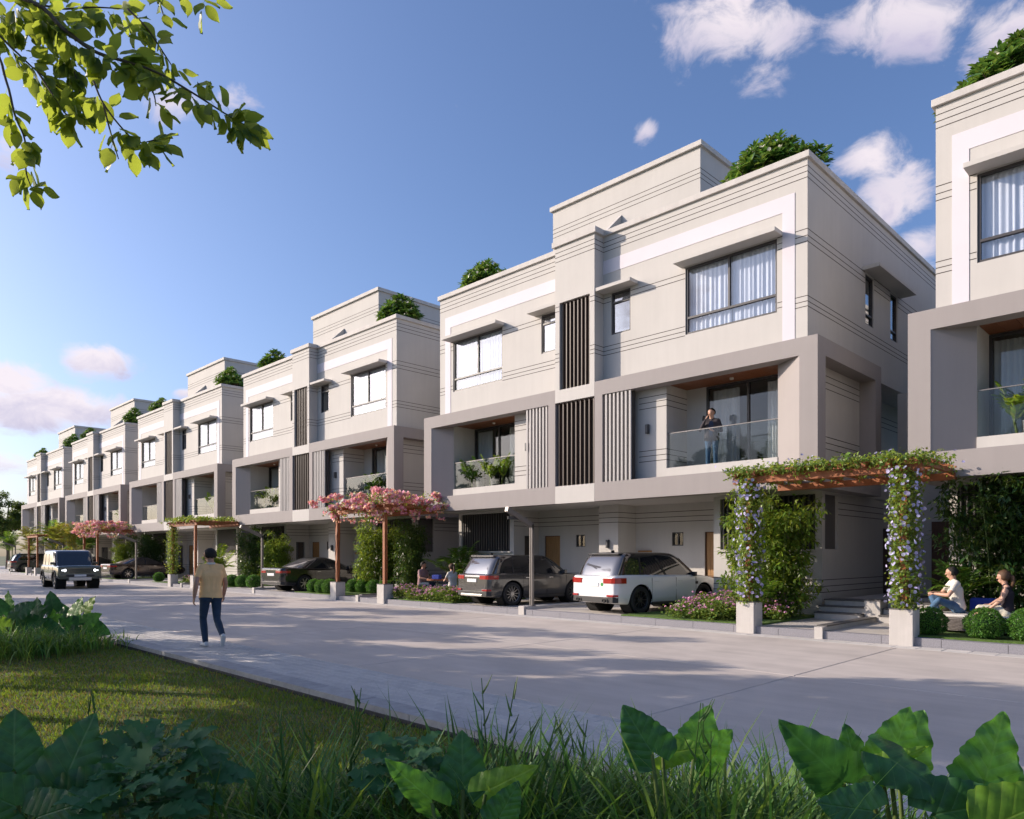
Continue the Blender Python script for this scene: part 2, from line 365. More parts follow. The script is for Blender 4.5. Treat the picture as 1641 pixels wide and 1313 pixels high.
def pavers(root, name, x0, x1, y0, y1, lx, ly, gap, near, z, mats, seed, stag=True):
    """rows of pavers laid on root: the nearest as parts, the rest joined"""
    rp = random.Random(seed); cells = []
    ny = round((y1-y0)/ly)
    for j in range(ny):
        off = lx/2 if (stag and j % 2) else 0; n = int((x1-x0)/lx)
        for i in range(n): cells.append((x0+i*lx+off, y0+j*ly))
    cells.sort(key=lambda c: (c[0]+lx/2)**2+c[1]**2 if (c[1]-c[0]) > 0 and (c[0]+c[1])/(c[1]-c[0]) < .85 else 1e9)
    mes = []
    for m in mats:
        b = MB(); e = .006; w, h = lx-gap, ly-gap
        b.add([(0, 0, -.02), (w, 0, -.02), (w, h, -.02), (0, h, -.02), (0, 0, -e), (w, 0, -e), (w, h, -e), (0, h, -e), (e, e, 0), (w-e, e, 0), (w-e, h-e, 0), (e, h-e, 0)],
              [(8, 9, 10, 11)]+[(i, (i+1) % 4, 4+(i+1) % 4, 4+i) for i in range(4)]+[(4+i, 4+(i+1) % 4, 8+(i+1) % 4, 8+i) for i in range(4)])
        mes.append(b.mesh(name, m))
    for c in cells[:near]:
        inst(name, mes[rp.randrange(len(mes))], root, (c[0], c[1], z+rp.uniform(-.0015, .0015)), (rp.uniform(-.004, .004), rp.uniform(-.004, .004), 0))
    b = MB(); e = .006; w, h = lx-gap, ly-gap
    for c in cells[near:]:
        x, y = c; k = rp.randrange(len(mats))
        b.add([(x, y, z-.02), (x+w, y, z-.02), (x+w, y+h, z-.02), (x, y+h, z-.02), (x+e, y+e, z), (x+w-e, y+e, z), (x+w-e, y+h-e, z), (x+e, y+h-e, z)],
              [(4, 5, 6, 7)]+[(i, (i+1) % 4, 4+(i+1) % 4, 4+i) for i in range(4)], k)
    if len(cells) > near: tag(b.build('paving', mats, root), kind='stuff')

walk = MB().box(-90, 14, 4.8, 5.955, -.15, -.014).build('pavement', JOINT); tag(walk, kind='structure')
pavers(walk, 'paver', -90, 13.5, 4.806, 5.95, .3, .143, .007, 300, 0, (PAVE1, PAVE2, PAVE3), 5)
kn = MB().box(-90, 14, 4.52, 4.79, -.15, -.004).build('near_kerb', JOINT); tag(kn, kind='structure')
ks = [MB().box(0, .99, 0, .285, -.11, .022).mesh('kerb_stone', m) for m in (mat('kerb_concrete', (.36, .35, .35), .85, var=.2, vscale=6, bump=.3), mat('kerb_concrete_b', (.32, .315, .32), .85, var=.2, vscale=6, bump=.3))]
for i in range(-34, 12): inst('kerb_stone', ks[i % 2 if i % 5 else 0], kn, (i*1.0, 4.51, rr.uniform(-.002, .002)))

bx('kerb_base', mat('kerb_base_dark', (.03, .03, .034), .8, var=.3, vscale=10), kn, -90, 14, 4.488, 4.508, -.13, -.045)  # dark strip along the foot of the near kerb
gut = MB().box(-120, 20, 14.1, 14.5, -.15, -.014).build('gutter', JOINT); tag(gut, kind='structure')
pavers(gut, 'paver', -110, 18, 14.103, 14.5, .4, .1985, .006, 180, .002, (mat('gutter_paver', (.50, .475, .45), .8, var=.1, vscale=4, bump=.3), mat('gutter_paver_b', (.54, .51, .485), .8, var=.1, vscale=4, bump=.3)), 9, False)
# the planted far side: forecourt slab and its granite kerb
court = MB().box(-130, 20, 14.71, 34, -.15, .15).build('forecourt', COURT); tag(court, kind='structure')
kf = MB().box(-130, 20, 14.52, 14.705, -.15, .10).build('far_kerb', JOINT); tag(kf, kind='structure')
kb = [MB().box(0, .992, 0, .197, -.02, .155+d).mesh('kerb_stone', GRANITE) for d in (0, .004)]
for i in range(-95, 18): inst('kerb_stone', kb[i % 2], kf, (i*1.0+.3, 14.505, 0))
lawn = MB()
lawn.box(-120, 25, -40, 4.5, -.17, -.09); lawn = lawn.build('lawn', LAWNM); tag(lawn, kind='structure')
back = MB().box(-160, 60, 34.2, 120, -.17, -.02).build('back_ground', TURF); back.name = 'terrain'; tag(back, kind='structure')
# ---------------------------------------------------------------- the twin house, local: x along the street (0 = party line), y into the plot (0 = front wall), z up
HY = 17.2; PERIOD = 16.5; HX = -14.11
def curtain_mesh(name, w, h, folds, amp, gather=1.0, seed=0):
    rs = random.Random(seed); b = MB(); n = folds*6
    ph = [rs.uniform(0, 6.28) for _ in range(3)]
    cols = []
    for i in range(n+1):
        t = i/n; x = t*w
        y = amp*(math.sin(t*folds*2*math.pi+ph[0])+.5*math.sin(t*folds*3.7+ph[1])+.4*math.sin(t*folds*9.1+ph[2]))*.6
        cols.append((x, y))
    for i, (x, y) in enumerate(cols):
        b.v += [(x, y, 0), (x, y*.8, h)]
    for i in range(n): b.f.append((2*i, 2*i+2, 2*i+3, 2*i+1)); b.m.append(0)
    return b.mesh(name, CURT, smooth=True)

def window(parent, name, s, x0, x1, z0, z1, y, fw=.05, mullions=(), transom=None, depth=.09, g=GL_WIN, low_split=False):
    """a glazed window in a front wall: the frame carries its panes"""
    b = MB(); xs = [x0]+list(mullions)+[x1]
    b.box(s*x0, s*(x0+fw), y, y+depth, z0, z1).box(s*(x1-fw), s*x1, y, y+depth, z0, z1)
    b.box(s*(x0+fw), s*(x1-fw), y, y+depth, z0, z0+fw).box(s*(x0+fw), s*(x1-fw), y, y+depth, z1-fw, z1)
    zt = transom if transom else z0+fw
    if transom: b.box(s*(x0+fw), s*(x1-fw), y, y+depth, transom-fw/2, transom+fw/2)
    for m in mullions: b.box(s*(m-fw/2), s*(m+fw/2), y+.003, y+depth, (transom+fw/2) if transom else z0+fw, z1-fw)
    f = b.build(name, DARKF, parent)
    z_lo = transom+fw/2 if transom else z0+fw
    for i in range(len(xs)-1):
        a = xs[i]+(fw if i == 0 else fw/2); c = xs[i+1]-(fw if i == len(xs)-2 else fw/2)
        bx('pane', g, f, s*a, s*c, y+.04, y+.048, z_lo, z1-fw)
    if transom: bx('pane', g, f, s*(x0+fw), s*(x1-fw), y+.04, y+.048, z0+fw, transom-fw/2)
    return f

def make_house():
    H = empty('twin_house')
    HW = 6.885; D = 13.0
    holes_u = []
    for s in (-1, 1):
        def rect(a, b, c, d): return (min(s*a, s*b), max(s*a, s*b), c, d)
        holes_u += [rect(3.56, 6.13, 7.64, 9.46), rect(1.06, 1.75, 8.17, 9.41)]
    # top storey: front, sides, back, roof
    w = MB()
    w.grid_wall('y', 0, .2, -HW, HW, 6.77, 11.15, holes_u)
    side_holes = [(3.82, 4.47, 8.06, 9.44), (5.87, 6.49, 8.06, 9.44)]
    w.grid_wall('x', HW-.2, HW-.0001, .2, D, 6.63, 11.15, side_holes)
    w.grid_wall('x', -HW+.0001, -HW+.2, .2, D, 6.63, 11.15, [])
    w.grid_wall('y', D-.2, D, -HW+.2, HW-.2, .15, 11.15, [])
    w.box(-HW+.2, HW-.2, .2, D-.2, 9.9, 10.1).box(-HW+.2, HW-.2, .2, D-.2, 6.63, 6.77)
    w.box(-.1, .1, .2, D-.2, 6.77, 9.9)
    w.build('upper_wall', PLASTER, H)
    # coping
    c = MB(); o = .07
    for (x0, x1, y0, y1) in ((-HW-o, -.86, -o, .27), (.86, HW+o, -o, .27), (-HW-o, -HW+.27, .27, D+o), (HW-.27, HW+o, .27, D+o), (-HW+.27, HW-.27, D-.27, D+o)):
        c.box(x0, x1, y0, y1, 11.152, 11.31)
    c.box(-.86, .86, -.43-o, .27, 11.152, 11.325)
    c.build('coping', CAPM, H, bevel=.012)
    # white L-shaped band under the parapet
    for s in (-1, 1):
        b = MB(); b.box(s*.77, s*6.58, -.012, 0, 10.03, 10.43); b.box(s*6.27, s*6.58, -.012, 0, 6.77, 10.03)
        b.build('band', WHITEP, H)
    # dark strips that paint the shade of the plaster's grooves
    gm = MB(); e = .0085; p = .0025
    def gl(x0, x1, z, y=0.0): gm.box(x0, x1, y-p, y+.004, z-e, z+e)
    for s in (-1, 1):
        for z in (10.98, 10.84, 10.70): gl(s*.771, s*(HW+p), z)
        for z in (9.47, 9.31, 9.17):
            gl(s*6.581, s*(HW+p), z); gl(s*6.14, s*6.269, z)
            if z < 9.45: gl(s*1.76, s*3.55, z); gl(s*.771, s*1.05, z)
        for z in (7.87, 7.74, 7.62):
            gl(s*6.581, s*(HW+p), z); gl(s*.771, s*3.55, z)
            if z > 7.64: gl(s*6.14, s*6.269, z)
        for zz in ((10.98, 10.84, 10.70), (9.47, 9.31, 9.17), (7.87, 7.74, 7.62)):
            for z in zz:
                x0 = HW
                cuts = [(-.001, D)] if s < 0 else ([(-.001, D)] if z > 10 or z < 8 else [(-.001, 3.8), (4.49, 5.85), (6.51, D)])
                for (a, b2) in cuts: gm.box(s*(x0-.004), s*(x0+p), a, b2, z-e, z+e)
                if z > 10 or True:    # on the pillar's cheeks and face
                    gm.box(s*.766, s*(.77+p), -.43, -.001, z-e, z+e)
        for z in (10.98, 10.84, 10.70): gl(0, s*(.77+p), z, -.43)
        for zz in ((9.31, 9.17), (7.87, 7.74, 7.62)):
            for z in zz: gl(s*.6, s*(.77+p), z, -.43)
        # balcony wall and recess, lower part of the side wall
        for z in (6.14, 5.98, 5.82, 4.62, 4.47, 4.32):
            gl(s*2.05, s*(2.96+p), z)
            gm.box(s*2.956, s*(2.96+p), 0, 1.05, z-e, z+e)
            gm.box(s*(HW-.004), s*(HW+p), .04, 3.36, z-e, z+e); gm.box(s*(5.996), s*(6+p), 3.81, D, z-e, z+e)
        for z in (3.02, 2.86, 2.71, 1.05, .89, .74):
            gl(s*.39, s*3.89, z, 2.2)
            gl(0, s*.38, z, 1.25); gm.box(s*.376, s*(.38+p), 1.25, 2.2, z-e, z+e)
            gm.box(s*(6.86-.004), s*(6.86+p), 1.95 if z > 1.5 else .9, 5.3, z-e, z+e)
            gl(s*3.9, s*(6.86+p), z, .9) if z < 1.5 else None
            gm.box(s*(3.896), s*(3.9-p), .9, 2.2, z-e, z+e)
    gm.build('groove_shade', GROOVE_SHADE, H)
    # windows of the top storey
    cm1 = [curtain_mesh('curtain', 1.22, 1.80, 9, .035, seed=1), curtain_mesh('curtain', 1.2, 1.80, 10, .035, seed=2)]
    for s in (-1, 1):
        f = window(H, 'window', s, 3.56, 6.13, 7.64, 9.46, .03, .055, (4.825,), 8.09)
        for (a, k) in ((3.62, 0), (4.88, 1)):
            x = s*a if s > 0 else s*a-(1.22, 1.2)[k]
            inst('curtain', cm1[k], f, (x, .165, 7.65))
        f = window(H, 'small_window', s, 1.06, 1.75, 8.17, 9.41, .03, .05, (), 9.11, g=GL_SIDE)
        f.name = 'small_window'
        for k in range(6): bx('louvre', DARKF, f, s*1.42, s*1.69, .055, .075, 9.15+k*.033, 9.165+k*.033)
        bx('canopy', PLASTER, H, s*3.44, s*6.28, -.44, -.001, 9.475, 9.575, bevel=.006)
        bx('canopy', PLASTER, H, s*.775, s*2.02, -.41, -.001, 9.43, 9.53, bevel=.006)
    for (a, b2, c0, d0) in side_holes:
        b = MB(); fw = .05; X0, X1 = HW-.12, HW-.03
        b.box(X0, X1, a, a+fw, c0, d0).box(X0, X1, b2-fw, b2, c0, d0).box(X0, X1, a+fw, b2-fw, c0, c0+fw).box(X0, X1, a+fw, b2-fw, d0-fw, d0).box(X0, X1, a+fw, b2-fw, 8.34, 8.38)
        f = b.build('side_window', DARKF, H)
        bx('pane', GL_SIDE, f, HW-.08, HW-.072, a+fw, b2-fw, c0+fw, 8.34); bx('pane', GL_SIDE, f, HW-.08, HW-.072, a+fw, b2-fw, 8.38, d0-fw)
    bx('canopy', PLASTER, H, HW+.001, HW+.45, 3.6, 6.75, 9.475, 9.575, bevel=.006)
    # central pillar with bronze slats
    P = MB(); y0, y1 = -.43, -.001
    P.box(-.77, .77, y0, y1, 9.42, 11.15)
    for s in (-1, 1): P.box(s*.595, s*.77, y0, y1, 6.745, 9.42)
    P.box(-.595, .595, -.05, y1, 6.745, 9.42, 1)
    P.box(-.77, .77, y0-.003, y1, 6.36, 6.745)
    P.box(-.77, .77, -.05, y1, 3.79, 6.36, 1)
    P.box(-.77, .77, y0-.003, y1, 3.255, 3.79)
    pil = P.build('pillar', [PLASTER, BACKD], H)
    sm1 = MB().box(-.018, .018, 0, .09, 6.747, 9.418).mesh('slat', SLATD); sm2 = MB().box(-.018, .018, 0, .09, 3.792, 6.358).mesh('slat', SLATD)
    for k in range(8):
        x = -.595+.07+k*(1.05/7); inst('slat', sm1, pil, (x, -.36, 0))
    for k in range(9):
        x = -.68+k*(1.36/8); inst('slat', sm2, pil, (x, -.36, 0))
    # balconies
    cb = [curtain_mesh('curtain', .8, 2.4, 7, .05, seed=4), curtain_mesh('curtain', .75, 2.4, 7, .05, seed=5)]
    slat_me = MB().box(-.032, .032, -.40, -.345, 3.802, 6.348).mesh('slat', SLATG)
    for s in (-1, 1):
        F = MB()
        def B(x0, x1, y0, y1, z0, z1): F.box(s*x0, s*x1, y0, y1, z0, z1)
        B(.772, 7.3, -.43, 0, 6.35, 6.77); B(.772, 7.3, -.43, 0, 3.26, 3.80)
        B(.772, 1.06, -.43, 0, 3.80, 6.35); B(6.87, 7.3, -.43, .03, 3.80, 6.35)
        F.prism([(s*6.87, -.428), (s*6.14, .03), (s*6.87, .03)], 3.80, 6.35)
        # return along the side
        B(6.885, 7.3, 0, 3.8, 6.35, 6.77); B(6.885, 7.3, 0, 3.8, 3.26, 3.80); B(6.885, 7.3, 3.37, 3.8, 3.80, 6.35)
        fr = F.build('balcony_frame', GREYP, H)
        bx('backing', mat('slat_shadow_board', (.06, .05, .048), .8), fr, s*1.062, s*2.04, -.2, -.17, 3.802, 6.348)  # added dark board stands for the shade between the slats
        for k in range(7): inst('slat', slat_me, fr, (s*(1.17+.14*k), 0, 0))
        Wl = MB()
        def Bw(x0, x1, y0, y1, z0, z1): Wl.box(s*x0, s*x1, y0, y1, z0, z1)
        Bw(.772, 2.96, .001, 1.25, 3.56, 6.768)                      # solid part beside the balcony
        Bw(2.96, 6.14, .001, .18, 3.56, 4.08)                        # ledge under the glass
        Bw(2.96, 6.14, .001, .2, 6.41, 6.768)
        Bw(6.14, 6.884, .031, 1.25, 3.56, 6.768)
        Bw(2.96, 3.58, 1.05, 1.25, 3.56, 6.768)
        Bw(6.685, 6.8845, 1.25, 3.8, 3.261, 6.63); Bw(5.8, 6.0, 3.8, D-.2, 3.261, 6.63); Bw(5.8, 6.8845, 3.6, 3.8, 3.261, 6.63)
        Wl.build('balcony_wall', PLASTER, H)
        Fl = MB(); Fl.box(s*.2, s*6.68, .18, D-.2, 3.56, 3.86); Fl.build('balcony_floor', FLOORT, H)
        Ce = empty('ceiling', parent=H)
        npl = 10; wpl = 3.18/npl
        for k in range(npl): bx('plank', WOODC, Ce, s*(2.96+k*wpl+.004), s*(2.96+(k+1)*wpl-.004), .205, 1.05, 6.40, 6.43)
        MB().lathe([(.05, 6.355), (.055, 6.40)], 12, c=(s*4.6, .6, 0)).build('downlight', mat('downlight', (.7, .68, .62), .3), Ce)
        R0 = empty('railing', parent=H)
        bx('glass_panel', GL_RAIL, R0, s*2.965, s*4.55, .08, .092, 4.082, 5.03); bx('glass_panel', GL_RAIL, R0, s*4.56, s*6.135, .08, .092, 4.082, 5.03)
        bx('handrail', METAL, R0, s*2.962, s*6.138, .07, .102, 5.03, 5.052)
        dr = window(H, 'sliding_door', s, 3.58, 6.14, 3.87, 6.39, 1.06, .06, (4.83,), None, .1, GL_DOOR)
        for (a, k) in ((3.68, 0), (5.32, 1)):
            x = s*a if s > 0 else s*a-(.8, .75)[k]
            inst('curtain', cb[k], dr, (x, 1.24, 3.88))
        L = MB(); L.box(s*2.36-.05, s*2.36+.05, -.09, -.001, 5.10, 5.36); L.box(s*2.36-.035, s*2.36+.035, -.11, -.09, 5.12, 5.34)
        L.build('wall_lamp', LAMPM, H, bevel=.008)
        # louvred window in the side recess
        b = MB(); b.box(s*5.995, s*6.03, 5.0, 6.0, 4.0, 6.3); f = b.build('side_window', DARKF, H)
        bx('pane', GL_DOOR, f, s*6.031, s*6.036, 5.06, 5.94, 4.06, 6.24)
    # soffit and ground storey
    G = MB(); G.box(-6.884, 6.884, .001, D-.2, 3.262, 3.555); G.build('soffit', PLASTER, H)
    gw = MB()
    gh = []
    for s in (-1, 1):
        def rect(a, b, c, d): return (min(s*a, s*b), max(s*a, s*b), c, d)
        gh += [rect(2.87, 3.62, .15, 2.37), rect(1.73, 2.14, 1.96, 2.38)]
    gw.grid_wall('y', 2.2, 2.4, -3.9, 3.9, .15, 3.262, gh)
    gw.box(-.38, .38, 1.25, 2.199, .15, 3.262)
    for s in (-1, 1):
        a = (min(s*3.9, s*6.86), max(s*3.9, s*6.86))
        gw.grid_wall('y', .9, 1.1, a[0], a[1], .15, 3.262, [(min(s*4.1, s*6.7), max(s*4.1, s*6.7), 1.82, 3.2)])
        gw.grid_wall('x', s*6.66, s*6.86, 1.1, D-.2, .15, 3.262, [(1.1, 1.9, 1.82, 3.2), (5.3, 6.25, .15, 2.45)])
        gw.grid_wall('x', s*3.9, s*4.1, 1.1, 2.2, .15, 3.262, [(1.45, 1.95, .9, 2.37)])
    gw.build('ground_wall', PLASTER, H)
    bx('vent_dark_sheet', BACKD, H, -3.9, 3.9, 2.75, 2.8, .151, 3.26)  # added near-black sheet so the vent windows stay dark
    lv = MB().box(-.018, .018, 0, .09, 1.82, 3.2).mesh('louvre', LOUV)
    for s in (-1, 1):
        S0 = empty('screen', parent=H)
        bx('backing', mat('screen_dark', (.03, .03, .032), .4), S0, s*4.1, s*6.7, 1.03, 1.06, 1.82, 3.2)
        for k in range(20): inst('louvre', lv, S0, (s*(4.18+k*.13), .93, 0))
        bx('sill', CAPM, H, s*4.0, s*6.75, .84, .8995, 1.76, 1.815)
        bx('side_screen', mat('screen_grey', (.12, .11, .105), .5), H, s*6.78, s*6.80, 1.1, 1.9, 1.82, 3.2)
        d = MB().box(s*2.89, s*3.60, 2.27, 2.31, .16, 2.35).build('garage_door', WOODD, H)
        for k in range(5): bx('plank', WOODD, d, s*(2.91+k*.137), s*(2.91+k*.137+.128), 2.255, 2.27, .2, 2.33)
        fr = MB().box(s*2.87, s*2.89, 2.24, 2.32, .151, 2.369).box(s*3.60, s*3.62, 2.24, 2.32, .151, 2.369).box(s*2.89, s*3.6, 2.24, 2.32, 2.35, 2.369); fr.build('door_frame', WOODDK, d)
        bx('handle', LAMPM, d, s*3.50, s*3.53, 2.21, 2.255, .95, 1.35)
        window(H, 'vent_window', s, 1.73, 2.14, 1.96, 2.38, 2.23, .035, (1.935,), None, .06, GL_DOOR)
        t = MB().box(s*4.02, s*4.06, 1.45, 1.95, .9, 2.37).build('return_window', DARKF, H); bx('pane', GL_WIN, t, s*4.0, s*4.01, 1.5, 1.9, .95, 2.32)
        bx('entry_door', WOODDK, H, s*6.72, s*6.78, 5.3, 6.25, .6, 2.45)
        bx('key_cabinet', WOODD, H, s*.5, s*1.0, 2.15, 2.199, 1.72, 1.82)
    L = MB(); L.box(-.05, .05, 1.16, 1.249, 1.90, 2.16); L.box(-.035, .035, 1.14, 1.16, 1.92, 2.14); L.build('wall_lamp', LAMPM, H, bevel=.008)
    # roof cabin and party wall
    K = MB(); K.box(-2.915, 2.915, 1.87, 8, 10.1, 13.76); kb_ = K.build('stair_cabin', PLASTER, H)
    bx('coping', CAPM, kb_, -3.0, 3.0, 1.785, 8.085, 13.762, 13.92, bevel=.012)
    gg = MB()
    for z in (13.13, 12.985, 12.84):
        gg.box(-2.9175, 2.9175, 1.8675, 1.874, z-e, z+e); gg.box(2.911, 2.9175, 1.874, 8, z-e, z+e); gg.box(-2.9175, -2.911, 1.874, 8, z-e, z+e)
    gg.build('groove_shade', GROOVE_SHADE, kb_)  # the same painted groove shade, round the cabin
    MB().prism([(.28, 10.1), (.28, 11.16), (1.869, 12.68), (1.869, 10.1)], -.06, .06, axis='x').build('party_wall', PLASTER, H)
    return H
house_labels = {
 -1: 'beige three-storey house cut off by the picture edge, its grey balcony above the seated couple',
 0: 'nearest whole beige house, man on its balcony, two SUVs parked under it',
 1: 'second whole beige house in the row, behind the black sedan and pink bougainvillea pergola',
 2: 'third whole beige house in the row, behind the walking man and the green vine pergola',
 3: 'fourth whole beige house in the row, second from the far end of the street',
 4: 'last and smallest beige house at the far end of the row'}
H0 = make_house(); HOUSES = {0: H0}
H0.location = (HX, HY, 0)
for k in (-1, 1, 2, 3, 4):
    h = copy_tree(H0); h.location = (HX-PERIOD*k, HY, 0); HOUSES[k] = h
for k, h in HOUSES.items(): tag(h, house_labels[k], 'house', 'row of beige twin houses')
# ---------------------------------------------------------------- planting helpers
LF_BAMBOO = leafmat('bamboo_leaf', (.12, .19, .025), (.38, .50, .05), .32, .4)
LF_DARK = leafmat('dark_leaf', (.04, .08, .016), (.16, .26, .035), .25, .4)
LF_BOX = leafmat('box_leaf', (.085, .20, .03), (.16, .36, .04), .25, .4, hue=.015)
LF_PLUM = leafmat('plumeria_leaf', (.09, .18, .035), (.25, .42, .06), .25, .35, spec=.5)
LF_PALM = leafmat('palm_leaf', (.06, .14, .02), (.25, .42, .04), .35, .4)
LF_PALMB = leafmat('bright_palm_leaf', (.16, .26, .025), (.45, .6, .05), .4, .4)
LF_AUT = leafmat('amber_palm_leaf', (.16, .18, .025), (.42, .40, .05), .4, .45, hue=.06)
LF_LANT = leafmat('lantana_leaf', (.13, .20, .035), (.34, .44, .06), .3, .5)
LF_VINE = leafmat('vine_leaf', (.13, .20, .035), (.42, .52, .07), .35, .45)
LF_TREE = leafmat('tree_leaf', (.05, .085, .015), (.22, .30, .03), .3, .5)
FL_WHITE = leafmat('white_petal', (.75, .72, .62), (.6, .58, .45), .3, .6, .1, .01)
FL_PINK = leafmat('pink_petal', (.85, .37, .48), (.7, .33, .40), .35, .6, .3, .03)
FL_ORANGE = leafmat('coral_petal', (.90, .52, .38), (.8, .46, .28), .35, .6, .3, .05)
FL_BLUE = leafmat('violet_petal', (.54, .51, .80), (.46, .44, .68), .35, .6, .25, .03)
FL_LANT = leafmat('lantana_petal', (.80, .40, .60), (.65, .35, .5), .3, .6, .35, .04)
STEMG = mat('green_stem', (.10, .14, .03), .6, var=.2)
STEMB = mat('brown_stem', (.09, .06, .04), .8, var=.3, vscale=12, bump=.3)
BARK = mat('bark', (.10, .075, .055), .9, var=.35, vscale=9, bump=.8, bscale=30)

def leaves_part(name, parent, mats, sets, smooth=False):
    """sets: list of (template, pos, xdir, up, size, material index) joined into one foliage mesh"""
    Vs, Fs, Ms = [], [], []; o = 0
    for (t, pos, xd, up, size, mi) in sets:
        V, F = scatter(t[0], t[1], pos, xd, up, size)
        Vs.append(V); Fs.append(F+o); Ms.append(np.full(len(F), mi)); o += len(V)
    me = np_mesh(name, np.vstack(Vs), np.vstack(Fs), mats, np.concatenate(Ms), smooth)
    return inst(name, me, parent)
FLOWER = ([(0, 0, 0), (.5, .16, .12), (.55, 0, .1), (.5, -.16, .12)]*0 + [(0, 0, 0)] + [(.5*math.cos(a), .5*math.sin(a), .12) for a in [i*2*math.pi/10 for i in range(10)]],
          [(0, 1, 2, 3), (0, 3, 4, 5), (0, 5, 6, 7), (0, 7, 8, 9), (0, 9, 10, 1)])
def clumped(n, centers, rad, rng, squash=1.0):
    c = np.asarray(centers)[rng.integers(0, len(centers), n)]
    d = rnd_dirs(n, rng)*rng.random((n, 1))**.5; d[:, 2] *= squash
    r = np.asarray(rad)
    return c+d*(r if r.ndim == 0 else r[rng.integers(0, len(r), n)][:, None]), d

def make_bamboo(h, wx, wy, nst, nlf, m, seed, parent_name='bamboo_shrub', lsize=.13):
    rng = np.random.default_rng(seed); root = empty(parent_name)
    st = MB(); cen = []; nst2 = nst
    for i in range(nst):
        x, y = rng.uniform(-wx/2, wx/2)*.7, rng.uniform(-wy/2, wy/2)*.7; hh = h*rng.uniform(.65, 1)
        lx, ly = rng.normal(0, .22), rng.normal(0, .15)
        pts = [(x+lx*t*t*1.2, y+ly*t*t*1.2, hh*t) for t in (0, .25, .5, .75, 1)]
        st.tube(pts, [.014, .013, .011, .009, .005], 5, cap=False)
        for t in np.linspace(.22, 1, 9):
            for q in range(3):
                a = rng.uniform(0, 6.28); r = rng.uniform(.05, .36)*(1.25-t*.5)
                cen.append((x+lx*t*t*1.2+math.cos(a)*r, y+ly*t*t*1.2+math.sin(a)*r, hh*t+rng.uniform(-.1, .1)))
    st.build('stems', STEMG, root).name = 'stem_clump'
    pos, d = clumped(nlf, cen, .17, rng, .7)
    xd = d+rng.normal(0, .5, (nlf, 3)); xd[:, 2] -= .45
    up = rnd_dirs(nlf, rng)*.6+np.array([0, 0, 1.0])
    sz = rng.uniform(.7, 1.25, nlf)*lsize
    leaves_part('foliage', root, m, [(LEAF4, pos, xd, up, np.stack([sz, sz*.8, sz], 1), 0)])
    return root

def frond(length, rise, droop, nl, lw, rng):
    """one palm frond along +x: rachis points and leaflets (pos, dir)"""
    t = np.linspace(0, 1, nl)
    px = length*t*(1-.25*droop*t*t); pz = rise*np.sin(t*1.6)-droop*length*.55*t**2.4
    return np.stack([px, np.zeros(nl), pz], 1)
def make_palm(h, nfr, flen, m, seed, name='areca_palm', stems=4, trunk=.5, low=.15):
    rng = np.random.default_rng(seed); root = empty(name)
    st = MB(); sets = []; P, X, U, S_ = [], [], [], []
    for s in range(stems):
        bxp, byp = rng.normal(0, .16), rng.normal(0, .16); th = h*rng.uniform(trunk*.5, trunk)
        st.tube([(bxp, byp, 0), (bxp*1.4, byp*1.4, th)], [.035, .022], 6)
        for f in range(nfr):
            az = rng.uniform(0, 6.28); el = rng.uniform(.35, 1.25); L = flen*rng.uniform(.7, 1.05); nl = 26
            fr = frond(L, L*.10, rng.uniform(.25, .7), nl, 0, rng)
            c, s_ = math.cos(el), math.sin(el)
            x = fr[:, 0]*c-fr[:, 2]*s_*.3; z = fr[:, 0]*s_+fr[:, 2]*1.0
            pts = np.stack([bxp*1.4+x*math.cos(az), byp*1.4+x*math.sin(az), th*rng.uniform(.75, 1)+z], 1)
            st.tube([tuple(p) for p in pts[::5]], list(np.linspace(.012, .003, len(pts[::5]))), 4, cap=False)
            tan = np.gradient(pts, axis=0); tan /= np.linalg.norm(tan, axis=1, keepdims=True)
            sd = np.array([-math.sin(az), math.cos(az), 0])
            for sg in (-1, 1):
                k = np.arange(3, nl); prof = np.sin(np.clip((k/nl), 0, 1)*2.6+.35)
                P.append(pts[k]); X.append(tan[k]*.75+sd*sg+np.array([0, 0, -.18])+rng.normal(0, .07, (len(k), 3))); U.append(np.cross(tan[k], sd)*1.0+rng.normal(0, .15, (len(k), 3)))
                ll = flen*.30*prof; S_.append(np.stack([ll, np.full(len(k), .085), ll*.5], 1))
    st.build('stem_clump', STEMG, root)
    leaves_part('frond_foliage', root, m, [(LEAF4, np.vstack(P), np.vstack(X), np.vstack(U), np.vstack(S_), 0)])
    return root

def make_box_ball(r, seed):
    rng = np.random.default_rng(seed); root = empty('clipped_bush')
    n = 4600; d = rnd_dirs(n, rng); lump = 1+.05*np.sin(d[:, 0]*7+seed)*np.cos(d[:, 1]*6)+.04*np.sin(d[:, 2]*9)
    pos = d*(r*lump*rng.uniform(.86, 1.04, n))[:, None]; pos[:, 2] = pos[:, 2]*.9+r*.86; pos[:, 2] = np.maximum(pos[:, 2], .02)
    sz = rng.uniform(.032, .052, n)
    leaves_part('foliage', root, LF_BOX, [(LEAF4, pos, d+rng.normal(0, .7, (n, 3)), rnd_dirs(n, rng)+d, np.stack([sz, sz*1.2, sz], 1), 0)])
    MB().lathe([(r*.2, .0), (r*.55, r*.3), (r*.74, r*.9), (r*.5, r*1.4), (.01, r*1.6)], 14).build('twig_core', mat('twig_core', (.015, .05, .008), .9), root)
    return root

